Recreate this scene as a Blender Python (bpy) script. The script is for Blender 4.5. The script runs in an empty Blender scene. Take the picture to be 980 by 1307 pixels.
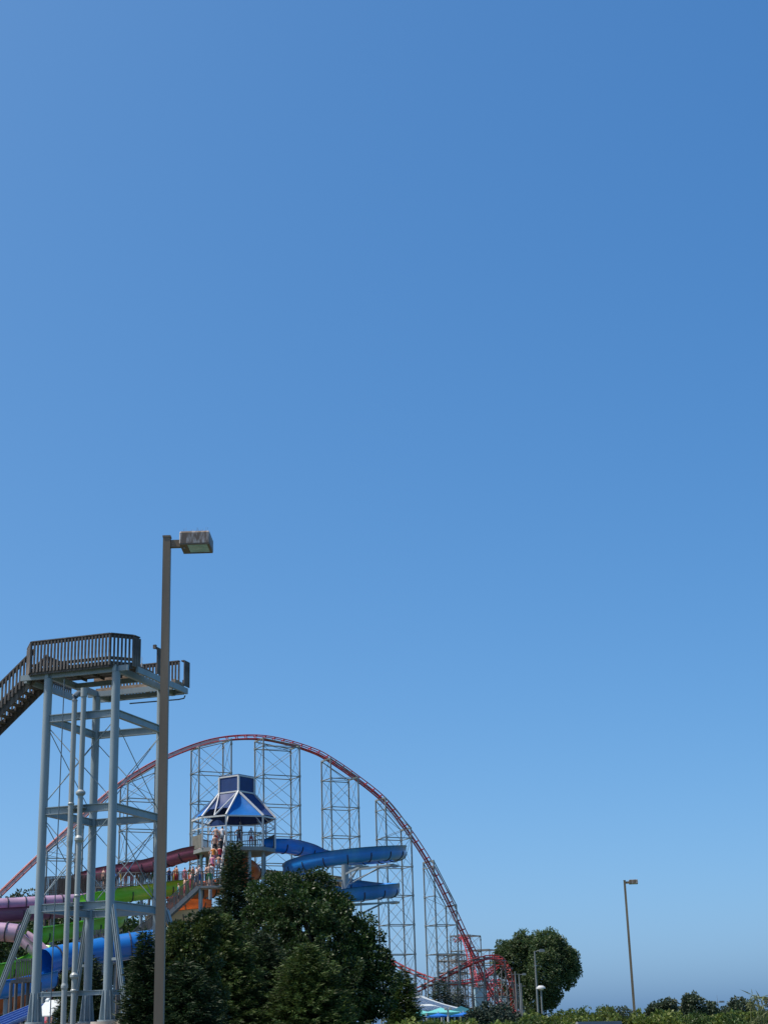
import bpy, bmesh, math, random
import numpy as np
from mathutils import Vector, Matrix
random.seed(7); rng = np.random.default_rng(11)
R_ = math.radians

# ------------------------------------------------------------------ camera
FPX, ROLL, EYE = 1966.0, 0.03, 1.6
PITCH = math.atan(656.5 / FPX)
sc = bpy.context.scene
col = sc.collection
cam_d = bpy.data.cameras.new('camera'); cam = bpy.data.objects.new('camera', cam_d); col.objects.link(cam)
cam_d.sensor_fit = 'VERTICAL'; cam_d.sensor_height = 36.0; cam_d.lens = FPX / 1307.0 * 36.0
cam_d.clip_start = 0.1; cam_d.clip_end = 9000
cam.matrix_world = Matrix.Translation((0, 0, EYE)) @ Matrix.Rotation(math.pi / 2 + PITCH, 4, 'X') @ Matrix.Rotation(-ROLL, 4, 'Z')
sc.camera = cam
sc.render.resolution_x, sc.render.resolution_y = 767, 1024

# ------------------------------------------------------------------ sky, sun, exposure
SUN_EL = R_(61)
SUN_H = Vector((-0.985, -0.15, 0)).normalized()          # horizontal direction towards the sun
sun_dir = (SUN_H * math.cos(SUN_EL) + Vector((0, 0, math.sin(SUN_EL)))).normalized()
world = bpy.data.worlds.new('World'); sc.world = world; world.use_nodes = True
wn = world.node_tree; wn.nodes.clear()
sky = wn.nodes.new('ShaderNodeTexSky'); sky.sky_type = 'NISHITA'; sky.sun_disc = False
sky.sun_elevation = SUN_EL; sky.sun_rotation = math.atan2(SUN_H.x, SUN_H.y)
sky.altitude = 0; sky.air_density = 0.5; sky.dust_density = 1.85; sky.ozone_density = 10.0
# the phone's tone curve: the bright lower sky is compressed and the whole sky pushed towards blue
sep = wn.nodes.new('ShaderNodeSeparateColor'); cmb = wn.nodes.new('ShaderNodeCombineColor'); wn.links.new(sky.outputs[0], sep.inputs[0])
for i_, g_ in enumerate((1.2, 0.80, 0.52)):
    pw = wn.nodes.new('ShaderNodeMath'); pw.operation = 'POWER'; pw.inputs[1].default_value = g_
    wn.links.new(sep.outputs[i_], pw.inputs[0]); wn.links.new(pw.outputs[0], cmb.inputs[i_])
tn = wn.nodes.new('ShaderNodeVectorMath'); tn.operation = 'MULTIPLY'; tn.inputs[1].default_value = (1.78, 2.56, 3.82)
bg = wn.nodes.new('ShaderNodeBackground'); bg.inputs[1].default_value = 0.1
wo = wn.nodes.new('ShaderNodeOutputWorld')
wn.links.new(cmb.outputs[0], tn.inputs[0])
wn.links.new(tn.outputs[0], bg.inputs[0]); wn.links.new(bg.outputs[0], wo.inputs[0])
sl = bpy.data.lights.new('sun', 'SUN'); sl.energy = 4.6; sl.angle = R_(0.5); sl.color = (1.0, 0.95, 0.87)
so = bpy.data.objects.new('sun', sl); col.objects.link(so)
so.rotation_euler = sun_dir.to_track_quat('Z', 'Y').to_euler(); so.location = (0, 0, 60)
sc.view_settings.view_transform = 'Standard'; sc.view_settings.look = 'None'
sc.view_settings.exposure = 0.0; sc.view_settings.gamma = 1.0; sc.view_settings.use_curve_mapping = False

# ------------------------------------------------------------------ pixel -> point (photo pixels, 980 x 1307)
CR = cam.matrix_world.to_3x3()
def ray(x, y): return CR @ Vector(((x - 490) / FPX, (653.5 - y) / FPX, -1))
CO = Vector((0, 0, EYE))
def PY(x, y, Y): r = ray(x, y); return CO + r * (Y / r.y)
def PPL(x, y, p0, n): r = ray(x, y); return CO + r * ((p0 - CO).dot(n) / r.dot(n))
Z = Vector((0, 0, 1))
def V(*a): return Vector(a)

def sstep(a, b, x):
    t = np.clip((x - a) / (b - a), 0, 1); return t * t * (3 - 2 * t)
def gz(x, y):
    "ground height: the water park stands on a low mound"
    return 1.45 * sstep(-95, -75, x) * (1 - sstep(-3, 5, x)) * sstep(40, 54, y) * (1 - sstep(175, 200, y))

# ------------------------------------------------------------------ materials
MATS = {}
def mat(name, c, rough=0.5, var=0.15, scale=6.0, metal=0.0, bump=0.0, dirt=None, dscale=1.2, stretch=(1, 1, 1), island=0.0, trans=0.0, spec=0.5, coat=0.0, dlo=.5, dhi=.7):
    if name in MATS: return MATS[name]
    m = bpy.data.materials.new(name); m.use_nodes = True; nt = m.node_tree; N = nt.nodes; L = nt.links
    b = N['Principled BSDF']; b.inputs['Roughness'].default_value = rough; b.inputs['Metallic'].default_value = metal
    b.inputs['Specular IOR Level'].default_value = spec; b.inputs['Coat Weight'].default_value = coat
    tc = N.new('ShaderNodeTexCoord'); mp = N.new('ShaderNodeMapping'); mp.inputs['Scale'].default_value = stretch
    L.new(tc.outputs['Object'], mp.inputs[0])
    nz = N.new('ShaderNodeTexNoise'); nz.inputs['Scale'].default_value = scale; nz.inputs['Detail'].default_value = 6
    L.new(mp.outputs[0], nz.inputs['Vector'])
    rp = N.new('ShaderNodeValToRGB')
    rp.color_ramp.elements[0].position = .3; rp.color_ramp.elements[1].position = .7
    rp.color_ramp.elements[0].color = tuple(max(0, v * (1 - var)) for v in c) + (1,)
    rp.color_ramp.elements[1].color = tuple(min(1, v * (1 + var)) for v in c) + (1,)
    L.new(nz.outputs[0], rp.inputs[0]); out = rp.outputs[0]
    if island:
        ge = N.new('ShaderNodeNewGeometry'); mr = N.new('ShaderNodeMapRange')
        mr.inputs[3].default_value = 1 - island; mr.inputs[4].default_value = 1 + island
        L.new(ge.outputs['Random Per Island'], mr.inputs[0])
        h = N.new('ShaderNodeHueSaturation'); L.new(mr.outputs[0], h.inputs['Value']); L.new(out, h.inputs['Color'])
        mr2 = N.new('ShaderNodeMapRange'); mr2.inputs[3].default_value = .47; mr2.inputs[4].default_value = .52
        m2 = N.new('ShaderNodeMath'); m2.operation = 'FRACT'; m3 = N.new('ShaderNodeMath'); m3.operation = 'MULTIPLY'; m3.inputs[1].default_value = 7.31
        L.new(ge.outputs['Random Per Island'], m3.inputs[0]); L.new(m3.outputs[0], m2.inputs[0]); L.new(m2.outputs[0], mr2.inputs[0])
        L.new(mr2.outputs[0], h.inputs['Hue']); out = h.outputs[0]
    if dirt:
        n2 = N.new('ShaderNodeTexNoise'); n2.inputs['Scale'].default_value = dscale; n2.inputs['Detail'].default_value = 8; n2.inputs['Roughness'].default_value = .65
        L.new(mp.outputs[0], n2.inputs['Vector'])
        r2 = N.new('ShaderNodeValToRGB'); r2.color_ramp.elements[0].position = dlo; r2.color_ramp.elements[1].position = dhi
        L.new(n2.outputs[0], r2.inputs[0])
        mx = N.new('ShaderNodeMix'); mx.data_type = 'RGBA'; L.new(r2.outputs[0], mx.inputs[0]); L.new(out, mx.inputs[6])
        mx.inputs[7].default_value = tuple(dirt) + (1,); out = mx.outputs[2]
    L.new(out, b.inputs['Base Color'])
    if bump:
        bp = N.new('ShaderNodeBump'); bp.inputs['Strength'].default_value = bump; bp.inputs['Distance'].default_value = .02
        L.new(nz.outputs[0], bp.inputs['Height']); L.new(bp.outputs[0], b.inputs['Normal'])
    if trans:
        tr = N.new('ShaderNodeBsdfTranslucent'); L.new(out, tr.inputs[0])
        mxs = N.new('ShaderNodeMixShader'); mxs.inputs[0].default_value = trans
        L.new(b.outputs[0], mxs.inputs[1]); L.new(tr.outputs[0], mxs.inputs[2]); L.new(mxs.outputs[0], N['Material Output'].inputs[0])
    MATS[name] = m; return m

STEEL = mat('painted_steel', (.25, .315, .34), .42, .08, 3, dirt=(.19, .23, .235), dscale=.9, stretch=(1, 1, .25), dlo=.52, dhi=.8)
PIPE = mat('pipe_steel', (.32, .365, .365), .42, .08, 3, dirt=(.24, .255, .235), dscale=1.2, stretch=(1, 1, .2))
PIPEDK = mat('pipe_dark', (.10, .14, .17), .5, .1, 3)
WOOD = mat('weathered_wood', (.085, .076, .069), .85, .45, 9, bump=.4, stretch=(3, 3, .6), dirt=(.21, .19, .165), dscale=1.6)
WOODP = mat('pale_plank', (.30, .225, .155), .85, .35, 8, bump=.4, stretch=(.6, 3, 3), dirt=(.13, .10, .08), dscale=2)
CONC = mat('concrete', (.42, .38, .32), .9, .15, 8, bump=.3)
BRONZE = mat('bronze_paint', (.185, .145, .092), .55, .16, 4, dirt=(.25, .205, .14), dscale=1.5, stretch=(1, 1, .15))
HOUS = mat('lamp_housing', (.17, .125, .085), .5, .2, 5, dirt=(.5, .48, .44), dscale=7, stretch=(1, 1, .22), dlo=.53, dhi=.63)
LENS = mat('lamp_glass', (.28, .60, .62), .12, .35, 5, spec=.8, dirt=(.55, .75, .72), dscale=4)
RED = mat('coaster_red', (.36, .028, .035), .4, .2, .25, dirt=(.45, .10, .09), dscale=.2)
REDP = mat('coaster_pink', (.72, .44, .46), .5, .12, .3)
GALV = mat('galvanised', (.215, .24, .245), .5, .15, .3, dirt=(.14, .138, .132), dscale=.25)
GALVD = mat('old_galvanised', (.155, .152, .148), .6, .2, .4)
BLUE = mat('slide_blue', (.008, .20, .62), .3, .14, .8, coat=.2, dirt=(.05, .27, .60), dscale=.7, dlo=.45, dhi=.75, stretch=(1, 1, .4))
BLUET = mat('tube_blue', (.010, .15, .47), .22, .10, .8, coat=.5)
DBLUE = mat('slide_dark_blue', (.006, .035, .25), .3, .12, .8, coat=.3)
PURP = mat('slide_purple', (.20, .075, .17), .35, .12, .7, coat=.2)
PURPD = mat('slide_maroon', (.19, .045, .095), .35, .12, .7, coat=.2)
PINK = mat('slide_pink', (.40, .26, .36), .4, .14, .7, coat=.1, dirt=(.30, .20, .27), dscale=.8)
GREEN = mat('slide_green', (.15, .50, .03), .35, .12, .7, coat=.1, dirt=(.22, .50, .10), dscale=.8)
DIVB = mat('divider_blue', (.16, .28, .55), .5, .1, 1)
JOINT = mat('flume_joint', (.035, .035, .05), .6, .2, 2)
ORANGE = mat('slide_orange', (.55, .13, .03), .4, .2, .7)
CREAM = mat('cream_wall', (.70, .52, .28), .6, .1, 1)
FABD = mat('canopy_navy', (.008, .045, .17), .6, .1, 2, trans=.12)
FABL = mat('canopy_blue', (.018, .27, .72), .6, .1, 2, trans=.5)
WHITEP = mat('white_steel', (.52, .54, .53), .45, .06, 3)
DECKG = mat('deck_grey', (.21, .225, .22), .7, .1, 3)
RAILG = mat('rail_grey', (.115, .112, .105), .7, .25, 3, stretch=(4, 4, .5))
PANELG = mat('rail_panel', (.14, .137, .115), .8, .25, 4)
WHITE = mat('white_canvas', (.80, .85, .84), .7, .04, 1, trans=.4)
TEAL = mat('teal_canvas', (.18, .62, .60), .7, .06, 1, trans=.25)
DTEAL = mat('dark_teal_canvas', (.01, .13, .17), .7, .1, 1, trans=.15)
CANB = mat('blue_canvas', (.01, .17, .60), .7, .1, 1, trans=.2)
SLATE = mat('slate_vent', (.07, .09, .11), .7, .1, 1)
PALEB = mat('pale_blue_metal', (.36, .53, .62), .5, .12, .6)
LEAF = mat('leaf_broad', (.029, .064, .014), .5, .35, .7, island=.35, trans=.22, spec=.4)
LEAFY = mat('leaf_olive', (.050, .080, .018), .5, .35, .7, island=.35, trans=.25, spec=.4)
LEAFC = mat('leaf_cottonwood', (.075, .125, .045), .5, .35, .12, island=.3, trans=.28, spec=.45)
LEAFH = mat('leaf_hedge', (.115, .165, .032), .5, .35, 1.2, island=.35, trans=.3, spec=.35)
LEAFH2 = mat('leaf_hedge_dark', (.055, .10, .022), .5, .35, 1.2, island=.35, trans=.28, spec=.35)
LEAFH3 = mat('leaf_hedge_olive', (.12, .14, .04), .5, .35, 1.2, island=.35, trans=.3, spec=.35)
LEAFF = mat('leaf_far', (.055, .085, .045), .6, .3, .1, island=.25, trans=.2)
NEED = mat('needle_spruce', (.021, .044, .014), .6, .35, .9, island=.35, trans=.15, spec=.3)
NEEDL = mat('needle_light', (.050, .088, .019), .6, .35, .9, island=.35, trans=.18, spec=.3)
NEEDB = mat('needle_blue', (.03, .05, .035), .6, .3, .5, island=.3, trans=.1, spec=.3)
BARK = mat('bark', (.075, .06, .045), .9, .4, 4, bump=.5, stretch=(3, 3, .6))
REED = mat('reed', (.16, .19, .07), .6, .25, 3, trans=.25)
GRASS = mat('grass', (.07, .095, .03), .9, .4, .35, dirt=(.12, .11, .06), dscale=.05)
ASPH = mat('asphalt', (.05, .05, .052), .9, .25, 14, bump=.3, dirt=(.075, .073, .07), dscale=.4)

# ------------------------------------------------------------------ object helpers
def tag(o, label, cat, group=None):
    o['label'] = label; o['category'] = cat
    if group: o['group'] = group
    return o
def link(o, parent=None):
    col.objects.link(o)
    if parent is not None:
        o.parent = parent
        if parent.parent is None: o.matrix_parent_inverse = parent.matrix_basis.inverted()
    return o
def thing(name, loc, label, cat, group=None):
    o = bpy.data.objects.new(name, None); o.location = loc; o.empty_display_size = .3
    o.matrix_basis = Matrix.Translation(loc)
    col.objects.link(o); return tag(o, label, cat, group)

class MB:
    def __init__(s): s.v = []; s.f = []; s.sm = []
    def add(s, vs, fs, smooth=False):
        k = len(s.v); s.v += [tuple(p) for p in vs]; s.f += [tuple(i + k for i in f) for f in fs]; s.sm += [smooth] * len(fs); return s
    def hexa(s, c):          # 8 corners: bottom 4 (ccw), top 4
        return s.add(c, [(3, 2, 1, 0), (4, 5, 6, 7), (0, 1, 5, 4), (1, 2, 6, 5), (2, 3, 7, 6), (3, 0, 4, 7)])
    def box(s, c, d, rot=None):
        c = Vector(c); h = [x / 2 for x in d]
        pts = [V(sx * h[0], sy * h[1], sz * h[2]) for sz in (-1, 1) for sx, sy in ((-1, -1), (1, -1), (1, 1), (-1, 1))]
        if rot is not None: pts = [rot @ p for p in pts]
        return s.hexa([c + p for p in pts])
    def bar(s, p, q, w, h, up=Z):
        p, q = Vector(p), Vector(q); t = (q - p).normalized()
        if abs(t.dot(up)) > .98: up = V(1, 0, 0) if abs(t.x) < .9 else V(0, 1, 0)
        a = t.cross(up).normalized(); b = a.cross(t)
        cs = [(-1, -1), (1, -1), (1, 1), (-1, 1)]
        pts = [e + a * (x * w / 2) + b * (y * h / 2) for e in (p, q) for x, y in cs]
        return s.hexa(pts)
    def tube(s, p, q, r, r2=None, n=10, caps=True):
        p, q = Vector(p), Vector(q); r2 = r if r2 is None else r2; t = (q - p).normalized()
        up = Z if abs(t.z) < .95 else V(1, 0, 0)
        a = t.cross(up).normalized(); b = a.cross(t)
        vs = [e + (a * math.cos(2 * math.pi * i / n) + b * math.sin(2 * math.pi * i / n)) * rr for e, rr in ((p, r), (q, r2)) for i in range(n)]
        s.add(vs, [(i, (i + 1) % n, n + (i + 1) % n, n + i) for i in range(n)], True)
        if caps: s.add(vs, [tuple(range(n))[::-1], tuple(range(n, 2 * n))])
        return s
    def path(s, pts, r, n=8, rf=None):
        pts = [Vector(p) for p in pts]; rings = []
        for i, p in enumerate(pts):
            t = (pts[min(i + 1, len(pts) - 1)] - pts[max(i - 1, 0)]).normalized()
            up = Z if abs(t.z) < .97 else V(1, 0, 0)
            a = t.cross(up).normalized(); b = a.cross(t); rr = rf(i / (len(pts) - 1)) if rf else r
            rings.append([p + (a * math.cos(2 * math.pi * j / n) + b * math.sin(2 * math.pi * j / n)) * rr for j in range(n)])
        vs = [q for ring in rings for q in ring]
        s.add(vs, [(i * n + j, i * n + (j + 1) % n, (i + 1) * n + (j + 1) % n, (i + 1) * n + j) for i in range(len(pts) - 1) for j in range(n)], True)
        s.add(rings[0] + rings[-1], [tuple(range(n))[::-1], tuple(range(n, 2 * n))]); return s
    def poly(s, pts, th, dirn=Z):   # slab: polygon extruded along dirn
        pts = [Vector(p) for p in pts]; n = len(pts); d = Vector(dirn) * th
        vs = pts + [p + d for p in pts]
        return s.add(vs, [tuple(range(n))[::-1], tuple(range(n, 2 * n))] + [(i, (i + 1) % n, n + (i + 1) % n, n + i) for i in range(n)])
    def mesh(s, name, m=None):
        me = bpy.data.meshes.new(name); me.from_pydata(s.v, [], s.f); me.polygons.foreach_set('use_smooth', s.sm)
        if m: me.materials.append(m)
        me.update(); return me
    def build(s, name, m, parent=None):
        o = bpy.data.objects.new(name, s.mesh(name, m)); return link(o, parent)
def fixn(o):
    bm = bmesh.new(); bm.from_mesh(o.data); bmesh.ops.recalc_face_normals(bm, faces=bm.faces); bm.to_mesh(o.data); bm.free(); return o
def piece(name, me, parent, M):
    o = bpy.data.objects.new(name, me); o.matrix_basis = M; return link(o, parent)
def stuff(o): o['kind'] = 'stuff'; return o
def frame(p, x, y, z):   # matrix with columns
    m = Matrix.Identity(4)
    for i in range(3): m[i][0] = x[i]; m[i][1] = y[i]; m[i][2] = z[i]; m[i][3] = p[i]
    return m
UNIT = {}
def unit_box(w, d, h, m):
    k = (round(w, 3), round(d, 3), round(h, 3), m.name)
    if k not in UNIT: UNIT[k] = MB().box((0, 0, 0), (w, d, h)).mesh('piece', m)
    return UNIT[k]

def catmull(P, n=12):
    P = [Vector(p) for p in P]; P = [P[0] * 2 - P[1]] + P + [P[-1] * 2 - P[-2]]; out = []
    for i in range(1, len(P) - 2):
        a, b, c, d = P[i - 1:i + 3]
        for k in range(n):
            t = k / n; out.append(.5 * ((2 * b) + (c - a) * t + (2 * a - 5 * b + 4 * c - d) * t * t + (3 * b - a - 3 * c + d) * t ** 3))
    out.append(P[-2]); return out
def resample(pts, step):
    d = [0]
    for i in range(1, len(pts)): d.append(d[-1] + (pts[i] - pts[i - 1]).length)
    n = max(2, round(d[-1] / step)); out = []; j = 0
    for k in range(n + 1):
        s = d[-1] * k / n
        while j < len(d) - 2 and d[j + 1] < s: j += 1
        t = (s - d[j]) / max(1e-9, d[j + 1] - d[j]); out.append(pts[j].lerp(pts[j + 1], min(1, t)))
    return out

# ================================================================== the setting
def make_ground():
    def axis(lo, hi, fine0, fine1, st):
        a = list(np.arange(fine0, fine1 + .1, st)); x = fine0; s = st
        while x > lo: s *= 1.5; x -= s; a.insert(0, x)
        x = fine1; s = st
        while x < hi: s *= 1.5; x += s; a.append(x)
        return np.array(a)
    xs = axis(-5000, 5000, -100, 40, 4); ys = axis(-1500, 7000, 20, 210, 4)
    gx, gy = np.meshgrid(xs, ys); zz = gz(gx, gy); nx, ny = len(xs), len(ys)
    vs = np.stack([gx, gy, zz], -1).reshape(-1, 3)
    fs = [(j * nx + i, j * nx + i + 1, (j + 1) * nx + i + 1, (j + 1) * nx + i) for j in range(ny - 1) for i in range(nx - 1)]
    me = bpy.data.meshes.new('ground'); me.from_pydata(vs.tolist(), [], fs); me.materials.append(GRASS); me.update()
    o = bpy.data.objects.new('ground', me); col.objects.link(o); o['kind'] = 'structure'
    m = MB(); m.poly([V(-70, -60, .004), V(70, -60, .004), V(70, 34, .004), V(-70, 34, .004)], .02)
    o = m.build('parking_lot', ASPH); o['kind'] = 'structure'
    xs = np.arange(-72, -3.9, 4.0); ys = np.arange(56, 172.1, 4.0); gx, gy = np.meshgrid(xs, ys); nx, ny = len(xs), len(ys)  # unseen paving sheet, added for light bounced up under the decks
    me = bpy.data.meshes.new('bounce_pavement'); me.from_pydata(np.stack([gx, gy, gz(gx, gy) + .012], -1).reshape(-1, 3).tolist(), [], [(j * nx + i, j * nx + i + 1, (j + 1) * nx + i + 1, (j + 1) * nx + i) for j in range(ny - 1) for i in range(nx - 1)])
    me.materials.append(mat('bounce_paving', (.13, .125, .115), .9, .25, 2, dirt=(.09, .10, .06), dscale=.1)); me.update(); o = bpy.data.objects.new('bounce_pavement', me); col.objects.link(o); o['kind'] = 'structure'
make_ground()

# ================================================================== roller coaster
CT = V(.88, .475, 0).normalized(); CM = V(CT.y, -CT.x, 0); CP0 = V(-26.64, 300, 0)
coaster = thing('roller_coaster', (-26.64, 300, 0), 'tall red steel roller coaster with arched hill on grey lattice towers', 'roller coaster')
TRKPX = [(-130, 1262), (-100, 1233), (-60, 1195), (0, 1138), (40, 1099.5), (85, 1058), (118, 1028), (151, 1000), (180, 981), (208, 966), (240, 952.6), (270, 943.5), (303, 939), (337, 939.5), (371, 946.5), (400, 956), (418, 965), (452, 988),
         (491.5, 1020), (521, 1057), (548, 1098), (572, 1144), (593, 1189), (611, 1226), (626, 1258), (640, 1280), (662, 1292)]
main_pts = [PPL(x, y, CP0, CM) for x, y in TRKPX]
for p in main_pts: p.z = max(p.z, 2.2)
def tie_mesh():
    m = MB(); m.box((0, 0, -.10), (1.5, .16, .12)); m.box((-.42, 0, -.42), (.12, .14, .54)); m.box((.42, 0, -.42), (.12, .14, .54)); m.box((0, 0, -.66), (.98, .14, .1))
    return m.mesh('tie', RED)
TIE = tie_mesh()
def make_track(pts, step, rail_r=.10, gauge=.62, plate_until=None, lat=None):
    pts = resample(catmull(pts, 14), 1.0); n = len(pts); fr = []
    for i, p in enumerate(pts):
        t = (pts[min(i + 1, n - 1)] - pts[max(i - 1, 0)]).normalized()
        a = lat if lat is not None else t.cross(Z).normalized()
        u = a.cross(t).normalized()
        if u.z < 0 and lat is None: u = -u
        fr.append((p, t, a, u))
    m = MB()
    m.path([p - a * .42 - u * .72 for p, t, a, u in fr], .15, 6); tr = m.build('track', RED, coaster)
    MB().path([p + a * .42 - u * .72 for p, t, a, u in fr], .15, 6).build('spine_tube', RED, tr)
    for sx in (-gauge, gauge): MB().path([p + a * sx for p, t, a, u in fr], rail_r, 6).build('rail', RED, tr)
    k = max(1, round(step))
    for i in range(0, n, k):
        p, t, a, u = fr[i]; piece('tie', TIE, tr, frame(p, a, t, u))
    if plate_until:
        for sx in (-.57, .57):
            m = MB(); seg = [f for f in fr if f[0].x < plate_until]
            top = [p + a * sx - u * .12 for p, t, a, u in seg]; bot = [p + a * sx - u * .60 for p, t, a, u in seg]
            for i in range(len(seg) - 1):
                a = seg[i][2] * .02
                m.hexa([bot[i] - a, bot[i] + a, bot[i + 1] + a, bot[i + 1] - a, top[i] - a, top[i] + a, top[i + 1] + a, top[i + 1] - a])
            m.build('side_plate', REDP, tr)
    return fr
main_fr = make_track(main_pts, 2, plate_until=-33, lat=CM)
def track_z(s):
    "height of the main track over plan distance s, ascending s"
    best = min(main_fr, key=lambda f: abs((f[0] - CP0).dot(CT) - s)); return best[0].z
LV = [3.7 + 5.6 * k for k in range(-1, 10)]
ROD = .045
def support_tower(s0, s1, ztop=track_z, w=2.1, rc=.155, levels=LV, base=CP0, T=CT, M=CM, gm=GALV, drop=.85):
    cols = {}
    def pt(s, sd, z): q = base + T * s + M * (sd * w); q.z = z; return q
    tz = {s: ztop(s) - drop for s in (s0, s1)}
    tw = MB().bar(pt(s0, -1, tz[s0]), pt(s0, 1, tz[s0]), .3, .3).build('support_tower', gm, coaster)
    MB().bar(pt(s1, -1, tz[s1]), pt(s1, 1, tz[s1]), .3, .3).build('cap_beam', gm, tw)
    for s in (s0, s1):
        for sd in (-1, 1):
            m = MB(); m.tube(pt(s, sd, -.2), pt(s, sd, tz[s]), rc, n=8)
            for z in levels:
                if 0 < z < tz[s] - .5: m.tube(pt(s, sd, z - .2), pt(s, sd, z + .2), rc * 1.45, n=8)
            m.build('column', gm, tw)
    rods = MB(); faces = [((s0, -1), (s0, 1)), ((s1, -1), (s1, 1)), ((s0, -1), (s1, -1)), ((s0, 1), (s1, 1))]
    for a, b in faces:
        ta, tb = tz[a[0]], tz[b[0]]; zs = [z for z in levels if z > 0 and z < max(ta, tb) - 1]
        prev = 0.0
        for z in zs:
            za, zb = min(z, ta), min(z, tb)
            if za == z and zb == z: MB().tube(pt(*a, z), pt(*b, z), .1, n=6).build('crossbar', gm, tw)
            rods.tube(pt(*a, min(prev, ta)), pt(*b, zb), ROD, n=4, caps=False); rods.tube(pt(*b, min(prev, tb)), pt(*a, za), ROD, n=4, caps=False); prev = z
        rods.tube(pt(*a, min(prev, ta)), pt(*b, tb), ROD, n=4, caps=False); rods.tube(pt(*b, min(prev, tb)), pt(*a, ta), ROD, n=4, caps=False)
        if a[0] != b[0]: MB().tube(pt(*a, ta), pt(*b, tb), .1, n=6).build('crossbar', gm, tw)
    stuff(rods.build('rod_bracing', gm, tw))
    return tw
def s_of(px, py=1000):
    p = PPL(px, py, CP0, CM); return (p - CP0).dot(CT)
for a, b in ((-38, 5), (60, 104), (159, 203), (249, 290), (331, 377), (416.5, 451), (485, 516), (543, 569)):
    support_tower(s_of(a), s_of(b))
# lower return track: hill and pretzel at the far end
def pts3(L): return [PY(*q) for q in L]
T3 = pts3([(505, 1272, 322), (528, 1263, 322), (557, 1248.5, 321), (587, 1233, 320), (613, 1221.5, 318), (631, 1219.5, 320), (643, 1228, 325), (651, 1246, 330), (655, 1270, 333), (656, 1292, 336)])
T2 = pts3([(462, 1214, 352), (494, 1223, 350), (522, 1236.5, 348), (555, 1249, 346), (575, 1252, 345), (600, 1250, 346), (618, 1243, 350), (634, 1231, 360)])
T4 = pts3([(582, 1199, 388), (588, 1193, 384), (593, 1197, 380), (600, 1222, 372), (605, 1248, 364), (609, 1268, 356), (612, 1284, 348)])
T5 = pts3([(610, 1287, 341), (622, 1268, 343), (632, 1250, 348), (637, 1258, 352), (641, 1272, 356), (645, 1287, 360)])
for L in (T3, T2, T4, T5):
    for p in L: p.z = max(p.z, 2.0)
    make_track(L, 2)
def bent(px, py, Y, w=1.6, h=5.0, gm=GALVD, dirn=None):
    "two-legged lattice bent under the low track"
    p = PY(px, py, Y); a = dirn or V(.8, .6, 0)
    m = MB(); m.bar(p - a * w, p + a * w, .3, .3); o = m.build('support_bent', gm, coaster)
    r = MB()
    for s in (-1, 1): MB().tube(V(*(p + a * s * w * 1.35).xy, -.2), p + a * (s * w * .8), .15, n=6).build('leg', gm, o)
    z = .5; zt = p.z
    def q(s, z): k = w * (1.35 - .55 * max(z, 0) / zt); e = p + a * s * k; return V(e.x, e.y, z)
    while z < zt - 1.5:
        zn = min(z + h * .6, zt - .3); r.tube(q(-1, z), q(1, zn), .06, n=4, caps=False); r.tube(q(1, z), q(-1, zn), .06, n=4, caps=False); r.tube(q(-1, zn), q(1, zn), .08, n=4, caps=False); z = zn
    stuff(r.build('rod_bracing', gm, o))
for b in ((528, 1265, 322), (545, 1257, 321.5), (562, 1248, 321), (578, 1240, 320.5), (594, 1232, 319.5), (610, 1225, 318.5), (624, 1222.5, 319), (637, 1226, 322), (646, 1236, 328), (653, 1258, 332)): bent(*b)
for b in ((510, 1234, 349), (535, 1244, 347), (560, 1253, 346), (586, 1254, 345.5), (616, 1247, 350)): bent(*b)
# grey lattice tower of the far hill
FT = V(.45, .89, 0).normalized(); FM = V(FT.y, -FT.x, 0); FB = PY(594, 1200, 384); FB.z = 0
ztf = PY(588, 1190, 384).z
for s0, s1, zt in ((-3, 3, ztf), (-11, -7, ztf - 4.5), (8, 13, ztf - 3), (17, 22, ztf - 7)):
    support_tower(s0, s1, ztop=lambda s, z=zt: z, w=2.6, rc=.13, levels=[2.6 * k for k in range(1, 12)], base=FB, T=FT, M=FM, gm=GALVD, drop=.9)
FB2 = PY(577, 1220, 372); FB2.z = 0
support_tower(-3, 3, ztop=lambda s: PY(577, 1219, 372).z, w=2.2, rc=.13, levels=[2.6 * k for k in range(1, 12)], base=FB2, T=FT, M=FM, gm=GALVD, drop=0)

# ================================================================== grey slide tower (near, no slides left on it)
TC = V(-11.577, 62, 0); TYAW = -.305; TU = V(math.cos(TYAW), math.sin(TYAW), 0); TN = V(-TU.y, TU.x, 0); TROT = Matrix((TU, TN, Z)).transposed()
TW, TL = 3.007, 4.029; ZB = 2.1
def W(u, n, z): return TC + TU * u + TN * n + Z * z
tower = thing('launch_tower', W(0, 0, 1.45), 'tall grey-blue steel tower with wooden picket deck and no slides attached', 'tower')
CORN = {'A': (-TW / 2, -TL / 2), 'B': (TW / 2, -TL / 2), 'C': (-TW / 2, TL / 2), 'D': (TW / 2, TL / 2)}
for k, (u, n) in CORN.items():
    c = MB().tube(W(u, n, ZB), W(u, n, 15.19), .168, n=24).build('column', STEEL, tower)
    for a in range(8):
        ang = a * math.pi / 4 + .2; d = TU * math.cos(ang) + TN * math.sin(ang); s = d.cross(Z) * .014; b0 = W(u, n, ZB + .02)
        m = MB(); pr = [b0 + d * .17, b0 + d * .3, b0 + d * .3 + Z * .06, b0 + d * .2 + Z * 1.05, b0 + d * .17 + Z * 1.05]
        m.poly([p - s for p in pr], 1, s * 2); m.build('gusset', STEEL, c)
    m = MB(); m.tube(W(u, n, ZB - .03), W(u, n, ZB + .03), .36, n=16); m.build('base_plate', STEEL, c)
    m = MB(); m.tube(W(u, n, 1.2), W(u, n, ZB - .03), .66, .6, n=16); m.build('footing', CONC, tower)
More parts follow.
